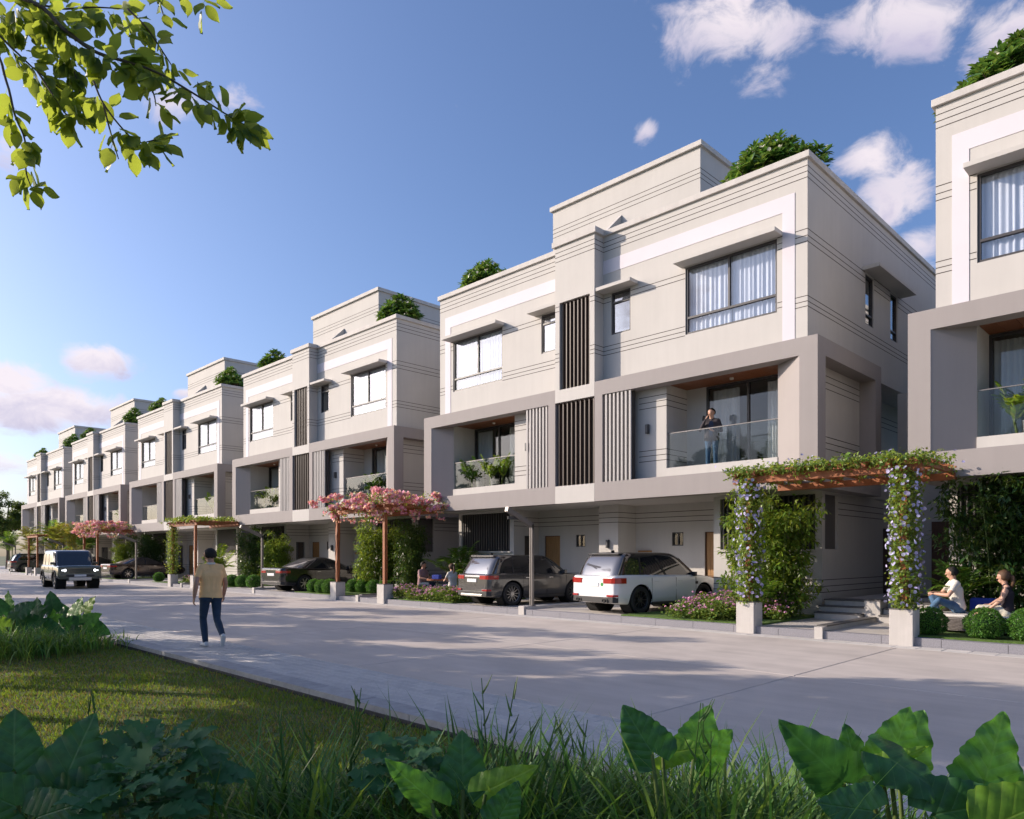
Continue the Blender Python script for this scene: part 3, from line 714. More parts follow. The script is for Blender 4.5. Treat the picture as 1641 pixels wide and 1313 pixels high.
def make_roof_shrub(seed):
    rng = np.random.default_rng(seed); root = empty('roof_shrub')
    P, X, U, S_ = [], [], [], []; FP = []; br = MB()
    for i in range(330):
        d = rnd_dirs(1, rng)[0]; d[2] = abs(d[2])
        q = rng.uniform(.62, 1.0); lump = 1+.12*math.sin(d[0]*5+seed)+.1*math.cos(d[1]*6)
        c = np.array([d[0]*1.2, d[1]*.62, d[2]*1.08])*q*lump+np.array([0, 0, 1.25])
        if d[2] < .25 and abs(d[0]) < .6: c[2] -= rng.uniform(.1, .6)
        if i % 4 == 0: br.tube([(d[0]*.1, d[1]*.1, .3), tuple(c*np.array([.6, .6, .8])), tuple(c)], [.03, .02, .012], 5, cap=False)
        k = 11; a = np.arange(k)*2.4+rng.uniform(0, 6); el = rng.uniform(.15, .9, k)
        ax = d*.6+np.array([0, 0, .7]); ax /= np.linalg.norm(ax); t1 = np.cross(ax, [.3, 1, .2]); t1 /= np.linalg.norm(t1); t2 = np.cross(ax, t1)
        dirs = (np.cos(a)[:, None]*t1+np.sin(a)[:, None]*t2)*np.cos(el)[:, None]+ax*np.sin(el)[:, None]
        P.append(np.repeat(c[None], k, 0)); X.append(dirs); U.append(np.repeat(ax[None], k, 0)+rng.normal(0, .15, (k, 3))); s = rng.uniform(.17, .27, k); S_.append(np.stack([s, s*.85, s], 1))
        if rng.random() < .17: FP.append((c+ax*.09, ax))
    leaves_part('foliage', root, LF_PLUM, [(LEAF6, np.vstack(P), np.vstack(X), np.vstack(U), np.vstack(S_), 0)])
    fp = np.repeat(np.array([f[0] for f in FP]), 5, 0)+rng.normal(0, .035, (len(FP)*5, 3)); fx = rnd_dirs(len(fp), rng); fu = np.repeat(np.array([f[1] for f in FP]), 5, 0)+rng.normal(0, .4, (len(fp), 3))
    leaves_part('blossom', root, FL_WHITE, [(FLOWER, fp, fx, fu, rng.uniform(.06, .09, len(fp)), 0)])
    br.build('branches', STEMB, root).name = 'branch'
    return root

def make_flower_bed(lx, ly, h, seed, name='flowering_shrub', dens=1.0):
    rng = np.random.default_rng(seed); root = empty(name)
    nc = int(70*lx*ly*dens)+20
    cx = rng.uniform(0, lx, nc); cy = rng.uniform(0, ly, nc); top = h*(.75+.25*np.sin(cx*3.1+seed)*np.cos(cy*2.7))*rng.uniform(.75, 1.08, nc)
    edge = np.minimum(np.minimum(cx, lx-cx), np.minimum(cy, ly-cy)); top *= np.clip(.55+edge*1.6, .5, 1)
    n = int(3400*lx*ly*dens)+400
    k = rng.integers(0, nc, n); pos = np.stack([cx[k]+rng.normal(0, .09, n), cy[k]+rng.normal(0, .09, n), top[k]*rng.random(n)**.55], 1)
    xd = rng.normal(0, 1, (n, 3)); xd[:, 2] = xd[:, 2]*.4+.15; sz = rng.uniform(.05, .095, n)
    leaves_part('foliage', root, LF_LANT, [(LEAF4, pos, xd, rng.normal(0, .5, (n, 3))+np.array([0, -.3, 1.0]), np.stack([sz, sz*1.15, sz], 1), 0)])
    m = int(nc*1.5); k = rng.integers(0, nc, m); fc = np.stack([cx[k]+rng.normal(0, .1, m), cy[k]+rng.normal(0, .1, m), top[k]*rng.uniform(.8, 1.05, m)+.02], 1)
    fp = np.repeat(fc, 7, 0); off = rnd_dirs(len(fp), rng)*.024; off[:, 2] = np.abs(off[:, 2]); fp = fp+off
    leaves_part('blossom', root, FL_LANT, [(FLOWER, fp, rnd_dirs(len(fp), rng), off*20+rng.normal(0, .3, (len(fp), 3))+np.array([0, 0, .6]), rng.uniform(.026, .04, len(fp)), 0)])
    st = MB()
    for i in range(0, nc, 4): st.tube([(cx[i], cy[i], 0), (cx[i]+rng.normal(0, .05), cy[i]+rng.normal(0, .05), top[i]*.9)], .005, 3, cap=False)
    st.build('stem_clump', STEMG, root)
    return root

def make_tree(seed, h=7.5, cr=2.4, ch=4.2, nlf=9000, m=LF_TREE, name='street_tree', lsize=.15, holes=.5):
    rng = np.random.default_rng(seed); root = empty(name); tr = MB(); cen = []
    z0 = h-ch
    tr.tube([(0, 0, 0), (.05, .03, z0*.6), (.02, -.05, z0+.3*ch), (.1, .05, h*.88)], [.17, .13, .10, .03], 9)
    for i in range(16):
        a = i*2.4+rng.uniform(-.4, .4); zz = z0*.85+rng.uniform(0, .55)*ch; r = cr*rng.uniform(.6, 1.0)*(1-.35*(zz-z0)/ch)
        e = np.array([math.cos(a)*r, math.sin(a)*r, zz+rng.uniform(.3, 1.2)])
        tr.tube([(0, 0, zz), tuple(e*np.array([.45, .45, 1])+np.array([0, 0, -.25])), tuple(e)], [.07, .045, .012], 6, cap=False)
        for q in range(3):
            t = rng.uniform(.5, 1.1); cen.append(e*np.array([t, t, 1])+rng.normal(0, .35, 3))
    for q in range(10):
        d = rnd_dirs(1, rng)[0]; cen.append(np.array([d[0]*cr*.75, d[1]*cr*.75, h-ch*.42+d[2]*ch*.42]))
    pos, d = clumped(nlf, cen, .52, rng, .7)
    sz = rng.uniform(.6, 1.3, nlf)*lsize
    xd = d+rng.normal(0, .7, (nlf, 3)); xd[:, 2] -= .3
    tr.build('trunk', BARK, root, smooth=True)
    leaves_part('crown', root, m, [(LEAF4, pos, xd, rnd_dirs(nlf, rng)+np.array([0, 0, .8]), np.stack([sz, sz*1.3, sz], 1), 0)])
    return root

def place(o, x, y, z=0, rz=0, sc=1, label=None, cat=None, group=None):
    o.location = (x, y, z); o.rotation_euler = (0, 0, rz); o.scale = (sc, sc, sc) if not hasattr(sc, '__len__') else sc
    tag(o, label, cat, group); return o
def place_many(protos, spots):
    """spots: (proto index, x, y, z, rz, scale, label, category, group); the first use of a prototype moves it, later ones copy it"""
    used = set()
    for (i, x, y, z, rz, s, lab, cat, grp) in spots:
        o = protos[i] if i not in used else copy_tree(protos[i]); used.add(i)
        place(o, x, y, z, rz, s, lab, cat, grp)

# ---------------------------------------------------------------- beds, steps, low walls, lamp posts along the far kerb
ZC = .15
def gx(k): return -5.86-PERIOD*k          # middle of the gap between house k-1 and house k
for k in range(0, 5):
    g0 = gx(k)
    b = MB().box(g0-5.0, g0-1.38, 14.712, 18.05, .1505, .185)
    o = b.build('garden_bed', TURF); o.name = 'lawn_bed'; tag(o, kind='structure')
    b = MB().box(g0+1.5, g0+5.0, 14.712, 18.05, .1505, .185); o = b.build('lawn_bed', TURF); tag(o, kind='structure')
    # low divider wall with a dark cap and a pier at its end
    lw = empty('divider_wall', (g0, 14.46, 0))
    bx('wall', LOWWALL, lw, -.08, .08, 0, 3.0, .0, .235); bx('cap', CAPD, lw, -.1, .1, .16, 3.0, .236, .262)
    pr = bx('pier', LOWWALL, lw, -.17, .17, 3.02, 3.38, .15, .62, bevel=.004); bx('pier_cap', CAPD, lw, -.185, .185, 3.005, 3.395, .621, .65)
    tag(lw, ('low cream divider wall with dark cap between the paths to the nearest steps', 'low cream divider wall under the pink bougainvillea pergola', 'low cream divider wall under the green vine pergola',
             'low cream divider wall under the far pink pergola', 'low cream divider wall under the bare pergola at the street end')[k], 'low wall', 'divider walls between front paths')
    for s in (-1, 1):
        es = empty('entrance_steps', (g0+s*.72, 17.3, 0)); z = .15
        for i in range(3):
            st = bx('step', LOWWALL, es, -.52, .52, i*.3, (i+1)*.3 if i < 2 else 7.5, .15, .15+.14*(i+1), bevel=0)
            bx('tread', CAPD, st, -.53, .53, i*.3-.02, i*.3+.29 if i < 2 else 1.2, .15+.14*(i+1)+.001, .15+.14*(i+1)+.03)
        side = 'far flight' if s < 0 else 'near flight'
        tag(es, ('three dark-edged steps beside the wall of the house with parked SUVs', 'three dark-edged steps to the house of the seated couple')[s > 0] if k == 0 else
            f'small entrance steps behind {("the pink bougainvillea pergola", "the green vine pergola", "the far pink pergola", "the bare pergola at the street end")[k-1]}, {side}', 'steps', 'entrance steps between the houses')
for k in range(0, 5):
    pw = empty('passage_wall', (gx(k), 23.75, .15)); bx('wall', PLASTER, pw, -1.38, 1.38, 0, .2, 0, 6.4)
    d_ = bx('door', WOODDK, pw, -.45, .45, -.03, -.001, .42, 2.5); bx('handle', LAMPM, d_, .33, .36, -.07, -.03, 1.35, 1.6)
    tag(pw, f'shaded wall with dark door closing the passage {("beside the nearest steps", "behind the pink bougainvillea pergola", "behind the green vine pergola", "behind the far pink pergola", "behind the bare pergola at the street end")[k]}', 'wall', 'passage walls between houses')
# carport dividers and street lamps on the party lines
def make_lamp():
    r = empty('street_lamp')
    m = MB(); m.box(-.055, -.012, -.04, .04, .0, 2.3).box(.012, .055, -.04, .04, 0, 2.3); m.build('post', METAL, r, bevel=.004)
    m = MB(); m.box(-.012, .012, -.025, .025, .1, 2.25); m.build('post_web', LAMPM, r)
    for sx in (-.055, .012):
        b = MB(); b.prism([(.04, 2.18), (.04, 2.33), (-.98, 2.76), (-1.02, 2.63)], sx, sx+.043, axis='x'); b.build('arm', METAL, r, bevel=.003)
    bx('lamp_head', LAMPM, r, -.01, .01, -.95, -.2, 2.42, 2.5).hide_render = False
    bx('base_plate', LAMPM, r, -.09, .09, -.08, .08, 0, .012)
    return r
L0 = make_lamp()
lamp_lab = ['grey twin-channel lamp post between the two parked SUVs', 'grey lamp post beside the black sedan and clipped bushes', 'thin lamp post in front of the brown sedan',
            'thin lamp post hidden behind the green off-road car', 'thin lamp post beside the dark SUV at the far end']
for k in range(5):
    X = HX-PERIOD*k
    d = empty('carport_divider', (X, 14.47, 0)); bx('kerb_end', LOWWALL, d, -.11, .11, 0, .3, 0, .245, bevel=.006); bx('upstand', PAVE2, d, -.09, .09, .301, 3.6, .1, .235)
    tag(d, ('low concrete upstand between the two SUV parking bays', 'low concrete upstand beside the black sedan', 'low concrete upstand beside the brown sedan', 'low concrete upstand behind the green off-road car', 'low concrete upstand at the last house')[k], 'upstand', 'upstands between parking bays')
    o = L0 if k == 0 else copy_tree(L0); place(o, X, 14.9, .236, 0, 1, lamp_lab[k], 'street lamp', 'lamp posts on the parking bays')

# ---------------------------------------------------------------- pergolas
def make_pergola(k, style, label):
    rng = np.random.default_rng(40+k); p = empty('pergola', (gx(k), 14.42, 0))
    xs = (-1.54, 1.52)
    for x in xs:
        b = bx('planter_box', LOWWALL, p, x-.2, x+.2, 0, .4, 0, .66, bevel=.006)
        bx('rim', CAPD, b, x-.205, x+.205, -.005, .405, .661, .68)
        bx('post', WOODP, p, x-.06, x+.06, .14, .26, .681, 3.2)
    x0, x1, y0, y1 = -1.88, 1.84, .05, 2.5
    for y in (.12, 2.3): bx('beam', WOODP, p, x0, x1, y, y+.14, 3.2, 3.34)
    for i in range(9):
        x = x0+.05+i*(x1-x0-.18)/8; bx('rafter', WOODP, p, x, x+.075, y0-.06, y1, 3.341, 3.43)
    for i in range(11):
        y = y0+.04+i*(y1-y0-.1)/10; bx('batten', WOODP, p, x0-.04, x1+.04, y, y+.05, 3.431, 3.465)
    sets = []; flw = []
    def top_leaves(n, zlo, zhi, edge=.25):
        c = [(rng.uniform(x0-edge, x1+edge), rng.uniform(y0-edge, y1), rng.uniform(zlo, zhi)) for _ in range(150)]
        q, d = clumped(n, c, .18, rng, .55); return q, d
    if style == 'violet':
        P = []
        for x in xs:
            n = 3600; a = rng.uniform(0, 6.28, n); r = .10+.14*np.abs(rng.normal(0, 1, n))**.7*(.8+.25*np.sin(a*3)); z = rng.uniform(.66, 3.3, n)
            P.append(np.stack([x+np.cos(a)*r, .2+np.sin(a)*r, z], 1))
            nf = 300; a = rng.uniform(0, 6.28, nf); r = rng.uniform(.2, .33, nf); z = rng.uniform(.75, 3.3, nf)
            flw.append((np.stack([x+np.cos(a)*r, .2+np.sin(a)*r, z], 1), np.stack([np.cos(a), np.sin(a), .2+0*a], 1)))
        q, d = top_leaves(2700, 3.42, 3.56); P.append(q); q, d = top_leaves(1500, 3.34, 3.54, .1); P.append(q[q[:, 1] < .55]); nn = 1500; q = np.stack([rng.uniform(x0-.1, x1+.1, nn), rng.uniform(-.14, .3, nn), 3.44+rng.normal(0, .055, nn)+.05*np.sin(rng.uniform(0, 9, nn))], 1); P.append(q); q, d = top_leaves(900, 3.3, 3.5, .05); P.append(q); P = np.vstack(P)
        q, d = top_leaves(90, 3.5, 3.66); flw.append((q, d*.3+np.array([0, -.5, .6])))
        m, fm, ls, fs = LF_VINE, FL_BLUE, .07, (.05, .08)
    elif style == 'pink':
        q, d = top_leaves(3000, 3.35, 3.85, .4); q2, d2 = top_leaves(700, 3.0, 3.35, .25); q2 = q2[(q2[:, 1] < .5) | (q2[:, 0] > x1-.3) | (q2[:, 0] < x0+.3)]; P = np.vstack([q, q2])
        n = 5200; q, d = top_leaves(n, 3.30, 3.98, .45); d = d+np.array([0, -.6, .5]); flw.append((q, d)); q, d = top_leaves(900, 2.95, 3.35, .3); kk = (q[:, 1] < .4) | (q[:, 0] > x1-.2) | (q[:, 0] < x0+.2); flw.append((q[kk], d[kk]+np.array([0, -.8, .2])))
        m, fm, ls, fs = LF_VINE, FL_PINK, .07, (.07, .12)
    elif style == 'green':
        P = []; x = xs[0]; n = 1800; a = rng.uniform(0, 6.28, n); r = .1+.13*np.abs(rng.normal(0, 1, n)); z = rng.uniform(.66, 3.3, n)
        P.append(np.stack([x+np.cos(a)*r, .2+np.sin(a)*r, z], 1)); q, d = top_leaves(3600, 3.42, 3.66); P.append(q); P = np.vstack(P)
        m, fm, ls, fs = LF_VINE, None, .085, None
    else:
        q, d = top_leaves(500, 3.42, 3.5); P = q; m, fm, ls, fs = LF_VINE, None, .08, None
    n = len(P); sz = rng.uniform(.7, 1.3, n)*ls
    leaves_part('vine_foliage', p, m, [(LEAF4, P, rnd_dirs(n, rng)+np.array([0, 0, -.3]), rnd_dirs(n, rng)+np.array([-.5, -.5, .8]), np.stack([sz, sz*1.5, sz], 1), 0)])
    if fm:
        fp = np.vstack([f[0] for f in flw]); fu = np.vstack([f[1] for f in flw])+rng.normal(0, .35, (len(fp), 3)); s = rng.uniform(fs[0], fs[1], len(fp))
        if style == 'pink':
            mi = (rng.random(len(fp)) < .42).astype(int)+(rng.random(len(fp)) < .2); mi = np.clip(mi, 0, 2)
            leaves_part('blossom', p, [FL_PINK, FL_ORANGE, FL_WHITE], [(FLOWER, fp[mi == j], rnd_dirs((mi == j).sum(), rng), fu[mi == j], s[mi == j], j) for j in (0, 1, 2)])
        else: leaves_part('blossom', p, fm, [(FLOWER, fp, rnd_dirs(len(fp), rng), fu, s, 0)])
    vs = MB()
    for x in (xs if style == 'violet' else xs[:1]):
        for j in range(3): vs.tube([(x+.09*math.cos(t*5+j*2), .2+.09*math.sin(t*5+j*2), .68+2.6*t) for t in np.linspace(0, 1, 14)], .011, 4, cap=False)
    vs.build('vine_stem', STEMB, p)
    return tag(p, label, 'pergola', 'timber pergolas over the front paths')
make_pergola(0, 'violet', 'timber pergola with violet-flowered vines climbing both posts, nearest in the row')
make_pergola(1, 'pink', 'timber pergola heaped with pink bougainvillea in front of the second house')
make_pergola(2, 'green', 'timber pergola with green vine on one post, behind the walking man')
make_pergola(3, 'pink', 'far timber pergola topped with pink flowers behind the green off-road car')
make_pergola(4, 'bare', 'farthest thin timber pergola with almost bare roof at the street end')

# ---------------------------------------------------------------- shrubs
rs_p = [make_roof_shrub(1), make_roof_shrub(2)]
spots = []
hn = {-1: 'the house cut off by the picture edge', 0: 'the nearest whole house', 1: 'the second whole house', 2: 'the third whole house', 3: 'the fourth whole house', 4: 'the last house in the row'}
for k in range(-1, 5):
    for s in (-1, 1):
        if k == -1 and s == 1: continue
        spots.append((0 if (k+s) % 2 else 1, HX-PERIOD*k+s*(5.4 if s > 0 else 5.65), HY+1.1, 10.1, (0, math.pi)[(k+s) % 2], (1.16 if s > 0 else 1.12, 1.0, 1.04 if s > 0 else 1.0), f'white-flowered shrub on the roof of {hn[k]}, {"street-end" if s < 0 else "viewer"} corner', 'shrub', 'roof terrace shrubs'))
place_many(rs_p, spots)
bb = [make_box_ball(.34, 1), make_box_ball(.34, 2)]
B = []
for i, (x, y, s, lab) in enumerate([(-4.05, 15.1, .82, 'clipped round bush right against the violet vine planter'), (-3.16, 15.05, .88, 'clipped round bush in front of the wicker daybed'), (-2.52, 15.1, .9, 'clipped round bush at the picture edge before the seated woman'),
        (-26.25, 14.98, .85, 'clipped round bush nearest to the black sedan'), (-25.6, 14.95, .85, 'second clipped round bush from the black sedan'), (-25.0, 14.95, .9, 'clipped round bush touching the planter of the pink pergola'),
        (-25.3, 16.2, .85, 'clipped round bush in the back row right behind the pink pergola planter'), (-24.6, 16.2, .85, 'second clipped round bush of the back row under the pink pergola'), (-23.85, 16.2, .85, 'third clipped round bush of the back row under the pink pergola'), (-23.1, 16.2, .85, 'last clipped round bush of the back row, beside the far pergola post'),
        (-35.4, 15.2, .9, 'clipped round bush just right of the walking man'), (-34.4, 15.2, .9, 'second clipped round bush right of the walking man'), (-33.3, 15.2, .9, 'third clipped round bush right of the walking man'), (-32.1, 15.2, .95, 'clipped round bush left of the lamp post by the black sedan'),
        (-43.6, 15.0, .85, 'small clipped bush by the vine-covered post')]):
    B.append((i % 2, x, y, .18, i*1.7, s, lab, 'bush', 'clipped round bushes'))
place_many(bb, B)
for (x, y, lx, ly, h, sd, lab) in [(-9.65, 14.78, 1.65, 1.15, .62, 3, 'pink lantana bed beside the white SUV'), (-9.7, 15.95, 2.35, 1.3, .72, 4, 'pink lantana behind the violet vine planter'),
        (-21.1, 14.78, 3.7, .95, .58, 5, 'pink lantana bed in front of the far seated couple'), (-40.0, 14.9, 1.6, .9, .55, 6, 'small pink lantana bed under the green vine pergola'), (-4.3, 17.0, 3.5, .9, .5, 8, 'low planting at the wall behind the seated couple')]:
    place(make_flower_bed(lx, ly, h, sd), x, y, .16, 0, 1, lab, 'flower bed', 'lantana beds')
bm = [make_bamboo(3.05, 2.3, 1.2, 22, 11500, LF_BAMBOO, 1, lsize=.135), make_bamboo(3.1, 2.3, 1.2, 22, 11500, LF_DARK, 2, lsize=.135)]
G = 'bamboo clumps against the houses'
place_many(bm, [(0, -8.15, 16.95, .16, 0, 1.08, 'leafy bamboo clump between the violet vine post and the entrance steps', 'bamboo', G), (1, -3.2, 17.35, .16, .4, 1.04, 'tall dark bamboo clump behind the seated man in white', 'bamboo', G),
    (1, -1.5, 17.3, .16, 2, 1.05, 'tall dark bamboo clump behind the seated woman', 'bamboo', G), (0, -24.6, 16.9, .16, 1.3, 1.0, 'bright bamboo clump beside the pink bougainvillea pergola', 'bamboo', G), (1, -22.9, 17.2, .16, 2.6, .9, 'darker bamboo clump left of the far seated couple', 'bamboo', G),
    (1, -35.6, 17.1, .16, .7, .95, 'dark bamboo clump left of the lamp post by the black sedan', 'bamboo', G), (0, -34.0, 17.3, .16, 3.5, .85, 'bamboo clump against the louvres behind the black sedan', 'bamboo', G), (1, -51.8, 17.2, .16, 1.1, .95, 'dark bamboo clump behind the brown sedan', 'bamboo', G),
    (0, -55.6, 16.8, .16, .2, .9, 'bamboo clump behind the far pink pergola', 'bamboo', G)])
pm = [make_palm(2.7, 7, 1.35, LF_PALM, 1), make_palm(2.9, 8, 1.2, LF_PALMB, 2), make_palm(5.2, 8, 1.7, LF_AUT, 3, 'tall_palm', 5, .68), make_palm(5.0, 8, 1.7, LF_PALM, 4, 'tall_palm', 5, .68)]
G = 'areca palms along the houses'
place_many(pm, [(0, -19.9, 16.9, .16, 0, 1.0, 'green areca palm by the dark louvres behind the far seated couple', 'palm', G), (1, -18.9, 17.0, .16, 1, .62, 'small bright palm behind the dark grey SUV', 'palm', G), (1, -38.6, 16.2, .16, 2, 1.0, 'bright yellow-green palm right of the walking man', 'palm', G),
    (0, -8.0, 16.4, .16, 4, .5, 'low palm at the foot of the bamboo by the steps', 'palm', G), (0, -1.9, 16.9, .16, 5, .95, 'large palm beside the bamboo behind the seated woman', 'palm', G), (0, -3.9, 16.95, .16, 3, .7, 'low palm behind the seated man', 'palm', G),
    (2, -60.0, 14.9, .16, 0, .95, 'amber-leaved tall palm above the green off-road car', 'palm', G), (3, -63.3, 16, .16, 1, .95, 'tall green palm right of the far bare pergola', 'palm', G), (2, -68.5, 15.4, .16, 2, 1.0, 'amber tall palm left of the far bare pergola', 'palm', G), (3, -72.5, 16.2, .16, 3, 1.05, 'tall green palm behind the far bare pergola', 'palm', G),
    (2, -78, 15.6, .16, 4, 1.0, 'amber tall palm by the last house', 'palm', G), (3, -82, 14.9, .16, 5, .9, 'tall palm behind the dark SUV at the picture edge', 'palm', G), (3, -66, 17, .16, 2.5, .9, 'tall palm against the second last house', 'palm', G)])
# balcony pots
def make_pot(seed, m):
    r = make_palm(1.25, 8, .75, m, seed, 'balcony_plant', 3, .4)
    MB().lathe([(.01, 0), (.15, 0), (.2, .36), (.17, .36), (.16, .31), (.01, .31)], 16).build('pot', mat('pot_clay', (.25, .24, .24), .6), r, smooth=False)
    return r
pp = [make_pot(21, LF_PALMB), make_pot(22, LF_PALM)]
spots = []
for (k, s, i, off, lab) in [(0, -1, 1, 5.3, 'green potted palm on the balcony above the grey SUV'), (0, -1, 0, 4.6, 'yellow-green potted plant on the balcony above the grey SUV'), (-1, -1, 0, 5.3, 'yellow-green potted plant on the balcony above the seated couple'), (-1, -1, 1, 5.0, 'taller green potted palm on the balcony above the seated couple'),
        (1, -1, 0, 5.3, 'bright potted palm on the balcony over the lamp post by the black sedan'), (1, 1, 1, 4.2, 'dark potted plant on the balcony above the pink pergola'), (2, 1, 0, 4.9, 'bright potted plant on the balcony above the green vine pergola'), (3, 1, 0, 4.9, 'bright potted plant on a balcony of the fourth house')]:
    spots.append((i, HX-PERIOD*k+s*off, HY+.62, 3.862, k+s, (1.0, 1.0, 1.75) if i else (.95, .95, 1.5), lab, 'potted plant', 'balcony plants'))
place_many(pp, spots)
# trees: the avenue on the near side of the street (beyond the picture's edge) and the ones closing the view
tr = [make_tree(1, 7.4, 2.3, 4.8, 17000, lsize=.17), make_tree(2, 8.0, 2.5, 5.0, 17000, lsize=.17)]
TR = []
for i, (x, y, s, rz) in enumerate([(-13.0, -.9, (1, 1, 1.12), 0), (-15.4, -.7, (1, 1, 1.27), 2.7), (-20.4, -.7, (1, 1, 1.15), 1), (-26.2, .8, (1.05, 1.05, 1.15), 2), (-32.4, 1.6, (1.05, 1.05, 1.15), 3), (-39.5, 2.0, 1.12, 4), (-48, 2.4, 1.15, .5), (-57, 2.2, 1.15, 1.5), (-67, 2.4, 1.15, 2.5), (-10.8, -4.4, .8, 2.2)]):
    TR.append((i % 2, x, y, -.1, rz, s, 'leafy avenue tree beyond the picture edge casting its shadow on the road', 'tree', 'avenue trees on the near side'))
TR += [(0, -101, 18, -.1, 1, 1.25, 'tall tree closing the view at the far street end', 'tree', 'trees at the street end'), (1, -108, 13, -.1, 2, 1.1, 'lower tree beyond the last house', 'tree', 'trees at the street end'), (0, -122, 9, -.1, 4, 1.3, 'farthest tree at the road end', 'tree', 'trees at the street end'), (1, -128, 20, -.1, 5, 1.3, 'tree mass behind the last house', 'tree', 'trees at the street end')]
place_many(tr, TR)
# ---------------------------------------------------------------- cars (local: +y forward, x right, z up)
TYRE = mat('tyre_rubber', (.02, .02, .021), .8, bump=.2, bscale=60)
ALLOY = mat('alloy', (.55, .54, .53), .28, metal=.9)
ALLOYD = mat('alloy_dark', (.12, .12, .125), .3, metal=.8)
TRIM = mat('black_trim', (.022, .022, .024), .5)
CARGL = mat('car_glass', (.016, .018, .022), .03, spec=.9, coat=1.0)
CARGL_R = mat('rear_car_glass', (.10, .10, .115), .04, spec=.9, coat=1.0)
TAIL = mat('tail_light', (.36, .018, .015), .12, coat=1)
CHROME = mat('chrome', (.75, .75, .76), .12, metal=1)
PLATE = mat('number_plate', (.75, .76, .78), .4)
HEAD = mat('headlight_lens', (.7, .72, .75), .1, coat=1)
HEADLIT = mat('headlight_lit', (.9, .92, 1), .2, emit=((.92, .95, 1), 3.0))
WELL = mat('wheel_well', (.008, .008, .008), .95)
def paint(name, col, rough=.22, metal=.35): return mat(name, col, rough, metal=metal, coat=1.0, spec=.5)

def catmull(K, n):
    K = np.asarray(K, float); k = len(K); t = np.linspace(0, k-1, n); i = np.clip(t.astype(int), 0, k-2); f = (t-i)[:, None]
    P = np.vstack([2*K[0]-K[1], K, 2*K[-1]-K[-2]]); a, b, c, d = P[i], P[i+1], P[i+2], P[i+3]
    return .5*((2*b)+(-a+c)*f+(2*a-5*b+4*c-d)*f**2+(-a+3*b-3*c+d)*f**3)
def linear(K, n_each):
    K = np.asarray(K, float); out = []
    for i in range(len(K)-1):
        for j in range(n_each): out.append(K[i]+(K[i+1]-K[i])*j/n_each)
    out.append(K[-1]); return np.array(out)
def evaluated_mesh(o):
    bpy.context.view_layer.update(); dg = bpy.context.evaluated_depsgraph_get()
    return bpy.data.meshes.new_from_object(o.evaluated_get(dg))
def superring(yr, yf, hw, z, n=56, p=7.0, tumble=0):
    yc, hl = (yr+yf)/2, (yf-yr)/2; out = []
    for i in range(n):
        a = 2*math.pi*i/n; c, s = math.cos(a), math.sin(a)
        out.append((hw*math.copysign(abs(c)**(2/p), c), yc+hl*math.copysign(abs(s)**(2/p), s), z))
    return out
def make_wheel(r, w, rim_m, spokes, seed=0):
    t = MB(); k = .64
    t.lathe([(r*k, -w/2+.02), (r*.9, -w/2), (r*.98, -w/2+.03), (r, -w/2+.06), (r, w/2-.06), (r*.98, w/2-.03), (r*.9, w/2), (r*k, w/2-.02), (r*k, -w/2+.02)], 36, 'x')
    ty = t.mesh('tyre', TYRE, smooth=False)
    b = MB(); ri = r*.70
    b.lathe([(ri*.93, -w*.3), (ri*.95, w*.40), (ri, w*.46), (ri, w*.36)], 36, 'x')
    b.lathe([(.001, w*.40), (r*.17, w*.40), (r*.19, w*.33), (r*.17, w*.1)], 18, 'x')
    for i in range(spokes):
        a = 2*math.pi*i/spokes; da = .10 if spokes > 8 else .16
        vs = []
        for rad, dd, x0, x1 in ((r*.15, da*1.3, w*.28, w*.38), (ri*.98, da*.55, w*.24, w*.42)):
            for s in (-1, 1):
                for x in (x0, x1): aa = a+s*dd*(.5 if rad > r*.3 else 1.0); vs.append((x, rad*math.cos(aa), rad*math.sin(aa)))
        b.add(vs, [(0, 1, 3, 2), (4, 6, 7, 5), (0, 4, 5, 1), (2, 3, 7, 6), (1, 5, 7, 3), (0, 2, 6, 4)])
    rm = b.mesh('rim', rim_m)
    d = MB(); d.lathe([(ri*.9, -w*.05), (.001, -w*.05)], 24, 'x'); dm = d.mesh('brake_disc', mat('brake_disc', (.05, .05, .05), .4, metal=.6))
    return ty, rm, dm

